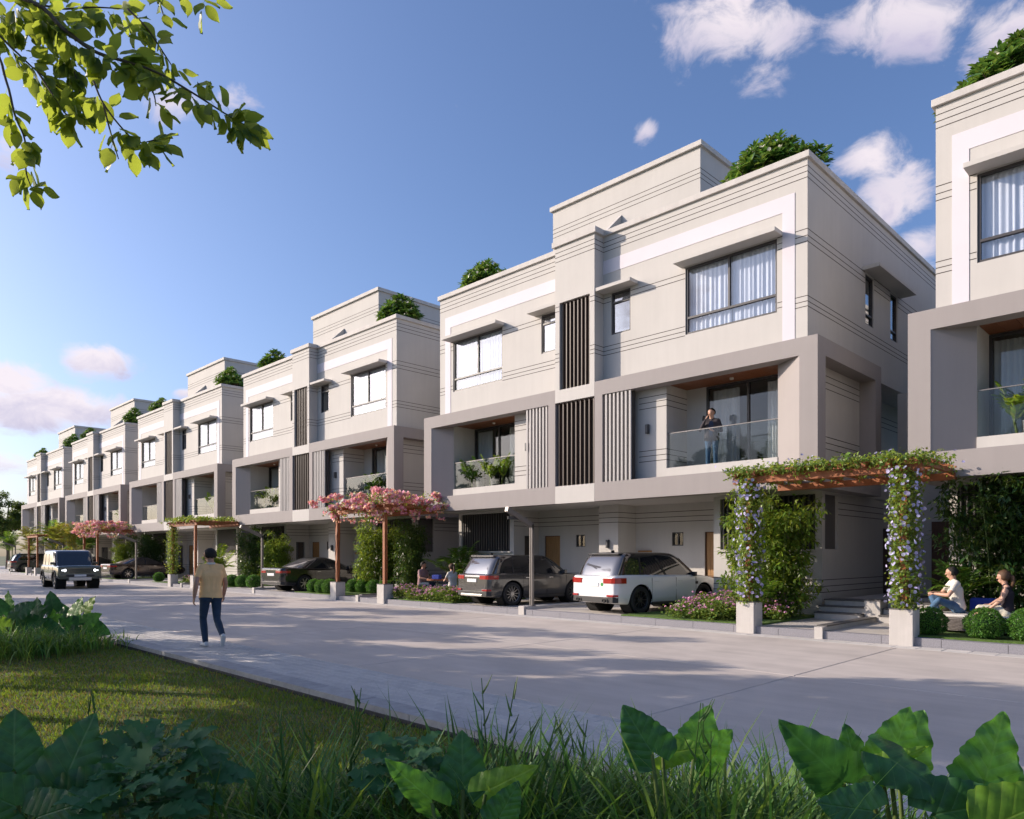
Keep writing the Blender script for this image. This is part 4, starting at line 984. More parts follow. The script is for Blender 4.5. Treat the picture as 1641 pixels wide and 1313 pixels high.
def make_car(name, P):
    """P: stations, greenhouse levels, wheel data, colours"""
    C = empty(name); W_ = P['W']; col = P['paint']
    st = catmull(P['st'], 54)                        # y, zb, zmid, zsh, ztop, wf, crown
    b = MB(); NS = 0
    for (y, zb, zm, zs, zt, wf, cr) in st:
        w = W_*wf
        half = catmull([(0, zb), (w*.78, zb), (w*.95, zb+.10), (w, zm), (w*.992, zs), (w*.95, zt-.012), (w*.86, zt+cr*.15), (w*.45, zt+cr*.8), (0, zt+cr)], 25)
        ring = [(x, y, z) for x, z in half]+[(-x, y, z) for x, z in half[-2:0:-1]]
        NS = len(ring); b.v += ring
    n = len(st)
    for i in range(n-1):
        for j in range(NS): b.f.append((i*NS+j, i*NS+(j+1) % NS, (i+1)*NS+(j+1) % NS, (i+1)*NS+j)); b.m.append(0)
    b.f.append(tuple(range(NS))); b.f.append(tuple((n-1)*NS+j for j in range(NS))[::-1]); b.m += [0, 0]
    tmp = b.build('body_raw', col); R_, wr, ww = P['arch'], P['wheel_r'], P['wheel_w']
    cu = MB()
    for y in P['axles']:
        for s in (-1, 1):
            o = len(cu.v); m = 40
            for x in (s*W_*.52, s*W_*1.3):
                for j in range(m): a = 2*math.pi*j/m; cu.v.append((x, y+R_*math.cos(a), wr+R_*math.sin(a)*1.0))
            q = [(o+j, o+(j+1) % m, o+m+(j+1) % m, o+m+j) for j in range(m)]+[tuple(o+j for j in range(m))[::-1], tuple(o+m+j for j in range(m))]
            cu.f += q if s > 0 else [f[::-1] for f in q]; cu.m += [0]*len(q)
    cut = cu.build('cutter', col)
    md = tmp.modifiers.new('b', 'BOOLEAN'); md.operation = 'DIFFERENCE'; md.object = cut; md.solver = 'EXACT'
    me = evaluated_mesh(tmp); me.name = 'body'
    for o in (tmp, cut): bpy.data.objects.remove(o)
    for pl in me.polygons: pl.use_smooth = True
    try: me.set_sharp_from_angle(angle=R(34))
    except Exception: pass
    body = inst('body', me, C)
    # greenhouse: stacked rings; glass below, painted roof on top
    gh = P['gh']; lv = catmull([g[:4] for g in gh], 15)
    gb = MB(); N = 56
    for (z, yr, yf, hw) in lv: gb.v += superring(yr, yf, hw, z, N, P.get('sq', 7))
    L_ = len(lv)
    roof_from = P.get('roof_from', 12)
    for i in range(L_-1):
        for j in range(N):
            gb.f.append((i*N+j, i*N+(j+1) % N, (i+1)*N+(j+1) % N, (i+1)*N+j))
            yy = sum(gb.v[q][1] for q in gb.f[-1])/4; nrm_rear = yy < lv[i][1]+.12*(lv[i][2]-lv[i][1])*.5
            gb.m.append(1 if i >= roof_from else (2 if nrm_rear else 0))
    gb.f.append(tuple((L_-1)*N+j for j in range(N))); gb.m.append(1)
    go = gb.build('window', [CARGL, P.get('roof', col), CARGL_R], C, smooth=True); go.name = 'glasshouse'
    try: go.data.set_sharp_from_angle(angle=R(30))
    except Exception: pass
    def gpt(side, t, zf):   # point on greenhouse side at fraction t of its length and zf of its height
        k = zf*(L_-1); i = int(min(k, L_-2)); f = k-i; a = lv[i]*(1-f)+lv[i+1]*f
        pw = P.get('sq', 7); return Vector((side*a[3]*1.004*max(1-abs(2*t-1)**pw, .0)**(1/pw), a[1]+(a[2]-a[1])*t, a[0]))
    top = (roof_from+.3)/(L_-1)
    for s in (-1, 1):
        for (t0, t1, wd) in P['pillars']:
            pts = [gpt(s, t0+(t1-t0)*f, f*top) for f in (0, .33, .66, 1)]
            m = MB()
            for p, q in zip(pts[:-1], pts[1:]):
                u = Vector((0, wd/2, 0)); o_ = Vector((s*.006, 0, 0))
                m.add([p-u-o_, p+u-o_, q+u-o_, q-u-o_, p-u+o_, p+u+o_, q+u+o_, q-u+o_], [(4, 5, 6, 7), (0, 1, 5, 4), (1, 2, 6, 5), (2, 3, 7, 6), (3, 0, 4, 7)])
            m.build('pillar', P.get('pillar_m', TRIM), C)
        # side mirror
        mb = MB(); mp = Vector((s*(W_*.98), P['mirror_y'], P['mirror_z']))
        mb.box(mp.x-.09, mp.x+.09, mp.y-.05, mp.y+.07, mp.z-.065, mp.z+.065); mb.box(mp.x-s*.16, mp.x-s*.05, mp.y-.015, mp.y+.03, mp.z-.06, mp.z-.03)
        mb.build('mirror', [P.get('mirror_m', col)], C, bevel=.03, seg=3)
        # door seams and handles
        for y in P['seams']: bx('door_seam', WELL, C, s*(W_*.993), s*(W_*1.003), y-.004, y+.004, P['sill']+.10, P['st'][4][4]-.08)
        for y in P['handles']: bx('handle', P.get('handle_m', CHROME), C, s*(W_*.99), s*(W_*1.012), y-.09, y+.09, P['handle_z'], P['handle_z']+.022, bevel=.006)
        bx('sill_trim', TRIM, C, s*(W_*.90), s*(W_*.985), P['axles'][0]+R_+.03, P['axles'][1]-R_-.03, P['sill']-.02, P['sill']+.07, bevel=.015)
    ty, rm, dm = make_wheel(wr, ww, P['rim'], P['spokes'])
    for y in P['axles']:
        for s in (-1, 1):
            w = empty('wheel', (s*(W_-ww/2-.015), y, wr), 0, C)
            for nm, m_ in (('tyre', ty), ('rim', rm), ('brake_disc', dm)): inst(nm, m_, w, rot=(random.uniform(0, 6), 0, 0 if s > 0 else math.pi))
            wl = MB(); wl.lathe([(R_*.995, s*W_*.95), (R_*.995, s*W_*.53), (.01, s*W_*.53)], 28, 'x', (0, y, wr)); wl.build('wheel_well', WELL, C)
    yr = P['st'][0][0]; yf = P['st'][-1][0]
    for f in P.get('extra', ()): f(C, W_, yr, yf, P)
    return C

def band(C, name, m, W_, y0, pts, z0, z1):
    """a strip that follows the plan outline given by (x fraction, y offset) pairs on both sides or one"""
    b = MB(); b.prism([(x*W_, y0+y) for x, y in pts], z0, z1); return b.build(name, m, C, bevel=.006)
def suv_rear(tail_z0, tail_z1, twin=False, letters=None, silver=True):
    def f(C, W_, yr, yf, P):
        for s in (-1, 1):
            band(C, 'tail_light', TAIL, W_, yr, [(s*.46, -.016), (s*.80, -.014), (s*.905, .028), (s*.985, .2), (s*1.004, .40), (s*.96, .40), (s*.85, .12), (s*.46, .05)], tail_z0, tail_z1)
            band(C, 'reflector', TAIL, W_, yr, [(s*.62, -.04), (s*.86, -.012), (s*.95, .12), (s*.82, .12), (s*.62, .03)], .51, .57)
        band(C, 'rear_bumper', TRIM, W_, yr, [(-.93, .14), (-.84, -.005), (-.6, -.03), (.6, -.03), (.84, -.005), (.93, .14), (.8, .2), (-.8, .2)], .34, .50)
        if silver: band(C, 'skid_plate', ALLOY, W_, yr, [(-.62, -.045), (.62, -.045), (.56, 0), (-.56, 0)], .33, .40)
        bx('number_plate', PLATE, C, -.26, .26, yr-.02, yr+.03, .80, .91, bevel=.004)
        sp = P['gh'][-2]; bx('spoiler', P.get('roof', P['paint']), C, -sp[3]*.93, sp[3]*.93, sp[1]-.20, sp[1]+.12, sp[0]-.045, sp[0]-.012, bevel=.012)
        bx('antenna', TRIM, C, -.02, .02, sp[1]+.15, sp[1]+.27, sp[0]+.02, sp[0]+.085, bevel=.01)
        if twin:
            for x in (-.62, -.5, .5, .62): MB().lathe([(.05, yr-.055), (.05, yr+.1), (.043, yr+.1), (.043, yr-.055), (.05, yr-.055)], 16, 'y', (x*W_, 0, .40)).build('exhaust', ALLOYD, C)
        if letters:
            cu = bpy.data.curves.new('lettering', 'FONT'); cu.body = letters; cu.size = .088; cu.align_x = 'CENTER'; cu.extrude = .004; cu.space_character = 1.65
            t = bpy.data.objects.new('lettering_src', cu); COL.objects.link(t); me = evaluated_mesh(t); bpy.data.objects.remove(t)
            me.materials.clear(); me.materials.append(ALLOYD); inst('lettering', me, C, (0, yr-.002, 1.0), (R(90), 0, 0), (1, .75, 1))
            MB().lathe([(.001, -.006), (.05, -.006), (.055, 0)], 20, 'y', (.40*W_, yr+.0, .86)).build('badge', mat('green_badge', (.02, .25, .04), .3), C)
    return f
def front_plain(C, W_, yr, yf, P):
    for s in (-1, 1): band(C, 'headlight', HEAD, W_, yf, [(s*.45, .0), (s*.72, -.03), (s*.86, -.2), (s*.82, -.25), (s*.68, -.08), (s*.45, -.05)], .66, .76)
    bx('grille', TRIM, C, -.4*W_, .4*W_, yf-.03, yf+.008, .55, .70)

SUV_ST = [(-2.42, .50, .66, .86, .98, .78, .0), (-2.385, .40, .62, .92, 1.05, .88, .0), (-2.22, .31, .60, .97, 1.085, .955, .0), (-1.7, .26, .60, 1.0, 1.10, .99, .01), (-.6, .24, .58, .99, 1.085, 1.0, .01),
          (.6, .24, .58, .985, 1.07, 1.0, .01), (1.15, .25, .58, .97, 1.06, .995, .02), (1.7, .27, .57, .93, 1.01, .98, .04), (2.15, .31, .54, .85, .93, .93, .04), (2.36, .38, .52, .76, .83, .84, .02), (2.43, .46, .55, .68, .72, .74, .0)]
SUV_GH = [(1.06, -2.27, 1.34, .90), (1.22, -2.21, 1.10, .87), (1.42, -2.11, .80, .83), (1.61, -1.97, .50, .775), (1.70, -1.80, .25, .69), (1.72, -1.5, -.1, .52)]
SUV = dict(W=.97, st=SUV_ST, gh=SUV_GH, wheel_r=.40, wheel_w=.26, arch=.462, axles=(-1.40, 1.47), pillars=[(.985, .955, .06), (.56, .54, .09), (.26, .28, .06), (.035, .08, .14)], mirror_y=.95, mirror_z=1.13, seams=(-.95, .12, 1.05), handles=(-.75, .32), handle_z=.93, sill=.26, rim=ALLOY, spokes=12, roof_from=11, sq=8)
grey = make_car('parked_suv', dict(SUV, paint=paint('grey_car_paint', (.085, .082, .078)), roof=paint('grey_roof_paint', (.10, .095, .09)), extra=[suv_rear(.90, 1.03, False), front_plain]))
place(grey, -16.06, 16.72, .15, R(-6), .89, 'dark grey SUV parked rear to the street left of the white one', 'car', 'cars')
WST = [tuple([r[0]]+[r[1], r[2]]+[r[3]+.03, r[4]+.035]+list(r[5:])) for r in SUV_ST]
WGH = [(g[0]+.035+.04*i/5, g[1], g[2], g[3]*1.0) for i, g in enumerate(SUV_GH)]
white = make_car('parked_suv', dict(SUV, W=.985, st=WST, gh=WGH, paint=paint('white_car_paint', (.78, .79, .80), .25, 0), roof=mat('black_roof', (.02, .02, .022), .12, coat=1), rim=ALLOYD, spokes=10, handle_m=paint('white_car_paint', (.78, .79, .80)), mirror_m=TRIM,
        extra=[suv_rear(.89, 1.05, True, 'RANGE ROVER', False), front_plain]))
for s in (-1, 1): bx('side_vent', TRIM, white, s*.972, s*.99, 1.02, 1.14, .82, .90)
place(white, -11.55, 16.95, .15, R(-8), .89, 'white SUV with black roof parked rear to the street', 'car', 'cars')
SED_ST = [(-2.44, .48, .62, .80, .90, .74, 0), (-2.40, .36, .58, .86, .97, .85, .0), (-2.2, .27, .55, .90, 1.0, .94, .015), (-1.6, .22, .52, .90, 1.0, .985, .02), (-.6, .19, .50, .87, .965, 1.0, .01),
          (.6, .19, .50, .85, .945, 1.0, .01), (1.2, .20, .50, .83, .92, .99, .02), (1.8, .23, .48, .77, .85, .965, .04), (2.2, .27, .46, .69, .765, .90, .04), (2.40, .34, .45, .60, .66, .78, .02), (2.45, .40, .46, .54, .57, .68, 0)]
SED_GH = [(.945, -1.85, 1.25, .84), (1.06, -1.58, .98, .80), (1.22, -1.2, .58, .735), (1.36, -.82, .2, .665), (1.425, -.55, -.08, .57), (1.44, -.4, -.2, .45)]
def sedan_rear(C, W_, yr, yf, P):
    for s in (-1, 1): band(C, 'tail_light', TAIL, W_, yr, [(s*.42, -.014), (s*.77, -.01), (s*.88, .03), (s*.97, .22), (s*.99, .36), (s*.95, .36), (s*.83, .1), (s*.42, .04)], .78, .88)
    band(C, 'rear_bumper', TRIM, W_, yr, [(-.9, .14), (-.8, .0), (-.55, -.02), (.55, -.02), (.8, .0), (.9, .14), (.75, .2), (-.75, .2)], .30, .42)
    bx('number_plate', PLATE, C, -.26, .26, yr-.015, yr+.03, .66, .77, bevel=.004); bx('chrome_strip', CHROME, C, -.7*W_, .7*W_, yr-.01, yr+.03, .905, .92)
SED = dict(W=.93, st=SED_ST, gh=SED_GH, wheel_r=.34, wheel_w=.24, arch=.395, axles=(-1.38, 1.47), pillars=[(.985, .95, .05), (.52, .52, .07), (.17, .25, .09)], mirror_y=.85, mirror_z=1.0, seams=(-.9, .1, 1.0), handles=(-.7, .3), handle_z=.82, sill=.21, rim=ALLOY, spokes=7, sq=5, roof_from=11, extra=[sedan_rear, front_plain])
blk = make_car('parked_sedan', dict(SED, paint=paint('black_car_paint', (.014, .014, .015), .12, .1)))
place(blk, -28.8, 16.75, .15, R(4), 1, 'black sedan parked beside the clipped bushes and lamp post', 'car', 'cars')
brn = make_car('parked_sedan', dict(SED, paint=paint('brown_car_paint', (.06, .042, .034), .15, .4)))
place(brn, -51.5, 16.8, .15, R(5), 1, 'dark brown sedan parked behind the green off-road car', 'car', 'cars')
c2 = copy_tree(blk); place(c2, -61.2, 16.8, .15, 0, 1, 'dark sedan mostly hidden behind the green off-road car', 'car', 'cars')
c3 = copy_tree(grey); place(c3, -78.9, 16.6, .15, 0, 1, 'dark SUV parked at the far end near the picture edge', 'car', 'cars')
# the boxy off-road car coming down the street
DEF_ST = [(-2.30, .55, .70, 1.0, 1.13, .90, 0), (-2.27, .47, .68, 1.02, 1.16, .95, 0), (-2.0, .42, .66, 1.05, 1.18, .985, 0), (-1.2, .38, .64, 1.06, 1.18, 1.0, 0), (0, .36, .63, 1.06, 1.18, 1.0, 0), (.9, .36, .63, 1.06, 1.18, 1.0, 0), (1.2, .37, .64, 1.05, 1.17, .995, .02),
          (1.8, .42, .64, 1.04, 1.16, .99, .03), (2.14, .47, .66, 1.03, 1.145, .98, .03), (2.26, .50, .68, 1.0, 1.11, .95, .015), (2.29, .56, .70, .95, 1.06, .92, 0)]
DEF_GH = [(1.16, -2.26, 1.30, .92), (1.35, -2.23, 1.16, .895), (1.6, -2.2, 1.02, .875), (1.80, -2.17, .88, .85), (1.91, -2.08, .72, .80), (1.94, -1.8, .4, .68)]
def def_front(C, W_, yr, yf, P):
    for s in (-1, 1):
        bx('headlight_housing', TRIM, C, s*.50*W_, s*.86*W_, yf-.12, yf+.004, .86, 1.0, bevel=.03)
        MB().lathe([(.001, yf+.02), (.055, yf+.018), (.065, yf+.0)], 20, 'y', (s*.66*W_, 0, .93)).build('headlight', HEADLIT, C)
        MB().lathe([(.001, yf+.02), (.028, yf+.018), (.032, yf+.0)], 14, 'y', (s*.78*W_, 0, .93)).build('headlight', HEADLIT, C)
        for y in P['axles']:
            ar = MB(); pts = []
            for r_ in (P['arch']+.0, P['arch']+.055):
                for j in range(19): a = math.pi*j/18; pts.append((y+r_*math.cos(a), P['wheel_r']+r_*math.sin(a)))
            for j in range(18):
                vs = [(s*W_*x, pts[k][0], pts[k][1]) for x in (.985, 1.025) for k in (j, j+1, j+20, j+19)]
                ar.add(vs, [(4, 5, 6, 7), (0, 1, 5, 4), (2, 3, 7, 6)])
            ar.build('wheel_arch', TRIM, C)
    bx('grille', TRIM, C, -.47*W_, .47*W_, yf-.05, yf+.006, .80, .99, bevel=.01)
    for i in range(3): bx('grille_bar', P['paint'], C, -.45*W_, .45*W_, yf+.004, yf+.016, .83+i*.05, .855+i*.05)
    bx('front_bumper', P['paint'], C, -.9*W_, .9*W_, yf-.22, yf+.05, .60, .76, bevel=.03); bx('bumper_guard', TRIM, C, -.62*W_, .62*W_, yf-.1, yf+.055, .62, .72)
    bx('skid_plate', ALLOY, C, -.5*W_, .5*W_, yf-.15, yf+.06, .42, .58, bevel=.02)
    bx('number_plate', PLATE, C, -.26, .26, yf+.056, yf+.07, .62, .72); bx('hood_line', TRIM, C, -.42*W_, .42*W_, yf-.9, yf-.35, 1.165, 1.172)
    for s in (-1, 1): bx('roof_rail', TRIM, C, s*.66, s*.70, -1.7, .2, 1.945, 1.975)
dfd = make_car('offroad_car', dict(W=.99, st=DEF_ST, gh=DEF_GH, wheel_r=.405, wheel_w=.26, arch=.475, axles=(-1.55, 1.47), pillars=[(.985, .985, .08), (.55, .55, .11), (.28, .28, .12), (.04, .04, .16)], mirror_y=1.0, mirror_z=1.27, seams=(-1.05, .05, 1.1), handles=(-.85, .25), handle_z=1.0, sill=.40, rim=ALLOY, spokes=6, sq=9, roof_from=11, handle_m=TRIM,
     paint=paint('green_car_paint', (.085, .10, .075), .25, .3), roof=paint('sky_sheen_roof', (.42, .45, .50), .3, .1), pillar_m=paint('green_car_paint', (.085, .10, .075)), extra=[def_front]))  # roof colour paled to carry the sky's reflection
place(dfd, -43.0, 10.4, 0, R(-93), 1, 'boxy green off-road car with lit headlights driving down the street', 'car', 'cars')
# ---------------------------------------------------------------- people: one continuous skin grown round tapered bones, then fused
SKIN = mat('skin', (.46, .25, .17), .5, var=.05, vscale=20)
SKIN2 = mat('skin_light', (.55, .32, .23), .5, var=.05, vscale=20)
HAIRB = mat('hair_black', (.010, .008, .007), .75, bump=.4, bscale=120)
HAIRR = mat('hair_brown', (.10, .05, .025), .65, bump=.4, bscale=120)
DENIM = mat('denim', (.022, .045, .085), .85, var=.25, vscale=9, bump=.3, bscale=200)
DENIMB = mat('denim_blue', (.06, .13, .24), .85, var=.3, vscale=9, bump=.3, bscale=200)
SHIRTY = mat('shirt_yellow', (.88, .55, .26), .9, var=.06, vscale=6, bump=.3, bscale=25)
SHIRTW = mat('shirt_white', (.70, .66, .60), .9, var=.06, vscale=6, bump=.3, bscale=25)
TOPD = mat('top_dark', (.028, .02, .026), .9, bump=.3, bscale=30)
JACKET = mat('jacket_dark', (.045, .038, .045), .85, var=.2, vscale=8, bump=.4, bscale=25)
SHIRTM = mat('shirt_mauve', (.36, .22, .23), .9)
SHOEW = mat('shoe_white', (.62, .62, .62), .6)
SHOED = mat('shoe_dark', (.03, .03, .035), .6)
CREAM = mat('shorts_cream', (.62, .58, .48), .9, bump=.2, bscale=30)

def person(name, J, mats, regions, voxel=.009, hair=None, tail=None, face=True, fingers=True, belly=1.0, female=False):
    """J: joint positions (local, metres, +y the way the hips face). regions: body part -> material index"""
    V = {k: Vector(v) for k, v in J.items()}
    bones = []                                       # a, b, ra, rb, region
    def bone(a, b, ra, rb, rg): bones.append((Vector(a), Vector(b), ra, rb, rg))
    f = .88 if female else 1.0
    hip, chest, neck, head = V['hip'], V['chest'], V['neck'], V['head']
    xs = (V['sh_r']-V['sh_l']).normalized(); hx = (V['hip_r']-V['hip_l']).normalized()
    spine = (neck-hip).normalized(); fwd = spine.cross(xs).normalized()
    mid = hip.lerp(chest, .5)
    for s in (-1, 1):
        bone(hip+hx*s*.075, mid+xs*s*.07, .115*belly, .108*f*belly, 'torso'); bone(mid+xs*s*.07, chest+xs*s*.085, .108*f*belly, .125*f, 'torso')
        bone(chest+xs*s*.085, (V['sh_r'] if s > 0 else V['sh_l'])-xs*s*.045-spine*.01, .115*f, .072*f, 'torso')
        bone(hip+hx*s*.06-spine*.04, (V['hip_r'] if s > 0 else V['hip_l'])-spine*.02, .115, .105, 'pelvis')
    bone(hip, mid, .12*belly, .112*f*belly, 'torso'); bone(mid, chest, .112*f*belly, .132*f, 'torso'); bone(chest-xs*.05, chest+xs*.05, .13*f, .13*f, 'torso')
    bone(chest+spine*.05, neck, .10*f, .062*f, 'torso')
    for q in ('sh_r', 'sh_l'): bone(neck-spine*.01, V[q]+(neck-V[q])*.12-spine*.012, .052*f, .060*f, 'torso'); bone(chest+spine*.07, V[q]+(neck-V[q])*.15-spine*.03, .095*f, .075*f, 'torso')
    bone(neck-spine*.01, head-spine*.04, .060*f, .058*f, 'neck')
    for s, t in ((1, 'r'), (-1, 'l')):
        sh, el, wr = V['sh_'+t], V['el_'+t], V['wr_'+t]; kn, an = V['kn_'+t], V['an_'+t]
        bone(sh-xs*s*.02, sh.lerp(el, .55), .062*f, .054*f, 'sleeve'); bone(sh.lerp(el, .55), el, .047*f, .040*f, 'upper_arm')
        bone(el, el.lerp(wr, .35), .041*f, .043*f, 'forearm'); bone(el.lerp(wr, .35), wr, .043*f, .027*f, 'forearm')
        hd = V.get('hand_'+t); hd = ((hd-wr).normalized() if hd is not None else (wr-el).normalized())
        ad = V.get('palm_'+t, xs*-s).normalized(); side = hd.cross(ad).normalized()          # ad: the way the palm faces
        side = side if side.dot(fwd) > 0 else -side
        pc = wr+hd*.055
        for q in (-.024, -.008, .008, .024): bone(wr+hd*.01+side*q*.6, wr+hd*.088+side*q, .016*f, .0125*f, 'hand')
        if fingers:
            for q, ln in ((-.027, .062), (-.009, .078), (.009, .084), (.027, .074)):
                a = wr+hd*.088+side*q; b = a+hd*ln*.5+ad*ln*.14; c = b+hd*ln*.32+ad*ln*.38
                bone(a, b, .0098*f, .009*f, 'hand'); bone(b, c, .009*f, .0078*f, 'hand')
            a = wr+hd*.03+side*.028; b = a+side*.03+hd*.03+ad*.012; c = b+hd*.032+ad*.016
            bone(a, b, .013*f, .0105*f, 'hand'); bone(b, c, .0105*f, .009*f, 'hand')
        hp = V['hip_'+t]
        bone(hp, hp.lerp(kn, .5), .096, .078, 'thigh'); bone(hp.lerp(kn, .5), kn, .078, .060, 'thigh')
        bone(kn, kn.lerp(an, .35), .060, .062, 'shin'); bone(kn.lerp(an, .35), an, .062, .048, 'shin')
        toe = V['toe_'+t]; fd = (toe-an); heel = an-fd.normalized()*.045-(V.get('up_'+t, Vector((0, 0, 1))))*.045
        ball = an+fd*.62-V.get('up_'+t, Vector((0, 0, 1)))*.052; tip = an+fd*1.0-V.get('up_'+t, Vector((0, 0, 1)))*.058
        bone(an-V.get('up_'+t, Vector((0, 0, 1)))*.01, heel, .046, .04, 'shoe'); bone(heel, ball, .04, .042, 'shoe'); bone(ball, tip, .042, .034, 'shoe')
    # head: skull, jaw, nose, ears
    hf = V.get('look', fwd).normalized(); hu = V.get('head_up', spine).normalized(); hr = hf.cross(hu).normalized(); hu = hr.cross(hf).normalized()
    bone(head-hf*.022+hu*.015, head+hf*.022+hu*.022, .091, .083, 'head'); bone(head+hf*.02-hu*.03, head+hf*.035-hu*.085, .066, .038, 'head')
    if face:
        bone(head+hf*.094+hu*.008, head+hf*.108-hu*.028, .011, .0155, 'head'); bone(head+hf*.075-hu*.07, head+hf*.08-hu*.07, .018, .018, 'head')
        for s in (-1, 1):
            bone(head+hr*s*.083+hu*.015, head+hr*s*.086-hu*.02-hf*.004, .014, .011, 'head'); bone(head+hf*.086+hr*s*.02+hu*.024, head+hf*.07+hr*s*.052+hu*.02, .010, .010, 'head')
    if tail:
        pass
    m = MB()
    for a, b, ra, rb, rg in bones:
        d = (b-a); L_ = d.length; t = d.normalized() if L_ > 1e-6 else Vector((0, 0, 1)); n = 12 if max(ra, rb) < .03 else 16
        pts = []; rad = []
        for k in range(4): th = math.pi/2*(k+.35)/4.35; pts.append(a-t*ra*math.cos(th)); rad.append(ra*math.sin(th))
        pts += [a, b]; rad += [ra, rb]
        for k in range(3, -1, -1): th = math.pi/2*(k+.35)/4.35; pts.append(b+t*rb*math.cos(th)); rad.append(rb*math.sin(th))
        m.tube(pts, rad, n)
    tmp = m.build('raw', mats[0]); md = tmp.modifiers.new('r', 'REMESH'); md.mode = 'VOXEL'; md.voxel_size = voxel
    sm = tmp.modifiers.new('s', 'SMOOTH'); sm.factor = .5; sm.iterations = 5
    me = evaluated_mesh(tmp); bpy.data.objects.remove(tmp); me.name = name
    me.materials.clear()
    for q in mats: me.materials.append(q)
    nf = len(me.polygons); cen = np.zeros(nf*3); me.polygons.foreach_get('center', cen); cen = cen.reshape(-1, 3)
    best = np.full(nf, 1e9); mi = np.zeros(nf, int)
    for a, b, ra, rb, rg in bones:
        A, B_ = np.array(a), np.array(b); ab = B_-A; t = np.clip(((cen-A)@ab)/max(ab@ab, 1e-9), 0, 1)
        dist = np.linalg.norm(cen-(A+t[:, None]*ab), axis=1)-(ra+(rb-ra)*t); u = dist < best
        best[u] = dist[u]; mi[u] = regions.get(rg, 0)
    me.polygons.foreach_set('material_index', mi.astype(np.int32)); me.polygons.foreach_set('use_smooth', np.ones(nf, bool)); me.update()
    o = inst(name, me)
    if face:
        for s in (-1, 1):
            c = head+hf*.083+hr*s*.033+hu*.004; e = MB(); e.lathe([(.001, -.008), (.010, -.004), (.011, 0), (.010, .004), (.001, .008)], 10, c=tuple(c)); e.build('eye', mat('eye_dark', (.02, .015, .012), .25), o, smooth=True)
            MB().tube([c+hu*.022-hr*s*.014+hf*.006, c+hu*.026+hf*.005, c+hu*.02+hr*s*.017-hf*.004], [.003, .0045, .002], 6).build('eyebrow', hair[0] if hair else SHOED, o)
        MB().tube([head+hf*.094-hr*.022-hu*.062, head+hf*.101-hu*.062, head+hf*.094+hr*.022-hu*.062], [.002, .0055, .002], 6).build('mouth', mat('lips', (.30, .10, .08), .5), o, smooth=True)
    # hair cap: a shell over the skull, open at the face
    if hair:
        hm, kind = hair; hb = MB(); rows, cols = 12, 26; keep = []
        for i in range(rows+1):
            th = math.pi*.74*i/rows
            for j in range(cols):
                a = 2*math.pi*j/cols; d = hu*math.cos(th)+(hf*math.cos(a)+hr*math.sin(a))*math.sin(th)
                fr = d.dot(hf); r = .1045+.006*math.sin(a*7+th*9)+(.012 if kind == 'long' else .0)
                hb.v.append(tuple(head+hu*.018-hf*.004+Vector(d)*r*(1.05 if fr < 0 else 1.0)))
                lim = math.pi*(.37+(.37 if kind == 'long' else .36)*(1/(1+math.exp((fr-.22)*14))))
                keep.append(th <= lim+.12); tt = min(th, lim)
                d = hu*math.cos(tt)+(hf*math.cos(a)+hr*math.sin(a))*math.sin(tt); ed = max(0, 1-(lim-tt)/.45)
                hb.v[-1] = tuple(head+hu*.016-hf*.004+Vector(d)*(r*(1.10 if fr < -.2 else 1.10-.09*min(1, (fr+.2)/.5))-.014*ed**2))
        for i in range(rows):
            for j in range(cols):
                q = (i*cols+j, i*cols+(j+1) % cols, (i+1)*cols+(j+1) % cols, (i+1)*cols+j)
                if all(keep[k] for k in q): hb.f.append(q); hb.m.append(0)
        h = hb.build('hair', hm, o, smooth=True)
        if kind == 'long':
            p0 = head-hf*.10+hu*.03
            MB().tube([p0, p0-hf*.05-hu*.02, p0-hf*.06-hu*.14, p0-hf*.02-hu*.26], [.03, .04, .035, .012], 10).build('ponytail', hm, o, smooth=True)
    return o

def base_pose(**kw):
    J = dict(hip=(0, 0, .96), chest=(0, 0, 1.30), neck=(0, -.005, 1.50), head=(0, .02, 1.655), sh_r=(.185, 0, 1.445), sh_l=(-.185, 0, 1.445), el_r=(.235, -.03, 1.15), el_l=(-.235, -.03, 1.15),
             wr_r=(.25, .06, .90), wr_l=(-.25, .06, .90), hip_r=(.09, 0, .92), hip_l=(-.09, 0, .92), kn_r=(.10, .03, .50), kn_l=(-.10, .03, .50), an_r=(.10, -.02, .095), an_l=(-.10, -.02, .095), toe_r=(.115, .15, .095), toe_l=(-.115, .15, .095))
    J.update(kw); return J
up = Vector((0, 0, 1))
# the walker, seen from behind
J = base_pose(kn_r=(.10, -.01, .51), an_r=(.10, -.32, .235), toe_r=(.11, -.235, .115), up_r=Vector((0, .55, .8)).normalized(), kn_l=(-.085, .15, .515), an_l=(-.06, .10, .095), toe_l=(-.07, .27, .10),
              el_r=(.26, .04, 1.17), wr_r=(.27, .16, .93), el_l=(-.27, -.10, 1.17), wr_l=(-.29, -.06, .92), head=(-.01, .035, 1.665), look=Vector((-.55, .8, 0)))
o = person('person', J, [SKIN, SHIRTY, DENIM, SHOEW], dict(torso=1, sleeve=1, pelvis=2, thigh=2, shin=2, shoe=3), .0075, (HAIRB, 'short'))
COLL = MB()
COLL.lathe([(.066, 1.498), (.074, 1.50), (.070, 1.535), (.062, 1.53)], 24, c=(0, -.004, 0)); COLL.build('collar', SHIRTW, o, smooth=True)
hem = MB(); ring = []
for z, k in ((.905, 1.06), (.93, 1.05), (1.0, 1.02)):
    ring.append([(math.cos(a)*.185*k, math.sin(a)*.132*k, z+.01*math.sin(a*2)) for a in [i*2*math.pi/32 for i in range(32)]])
for q in ring: hem.v += q
for i in range(2):
    for j in range(32): hem.f.append((i*32+j, i*32+(j+1) % 32, (i+1)*32+(j+1) % 32, (i+1)*32+j)); hem.m.append(0)
hem.build('shirt_hem', SHIRTY, o, smooth=True)
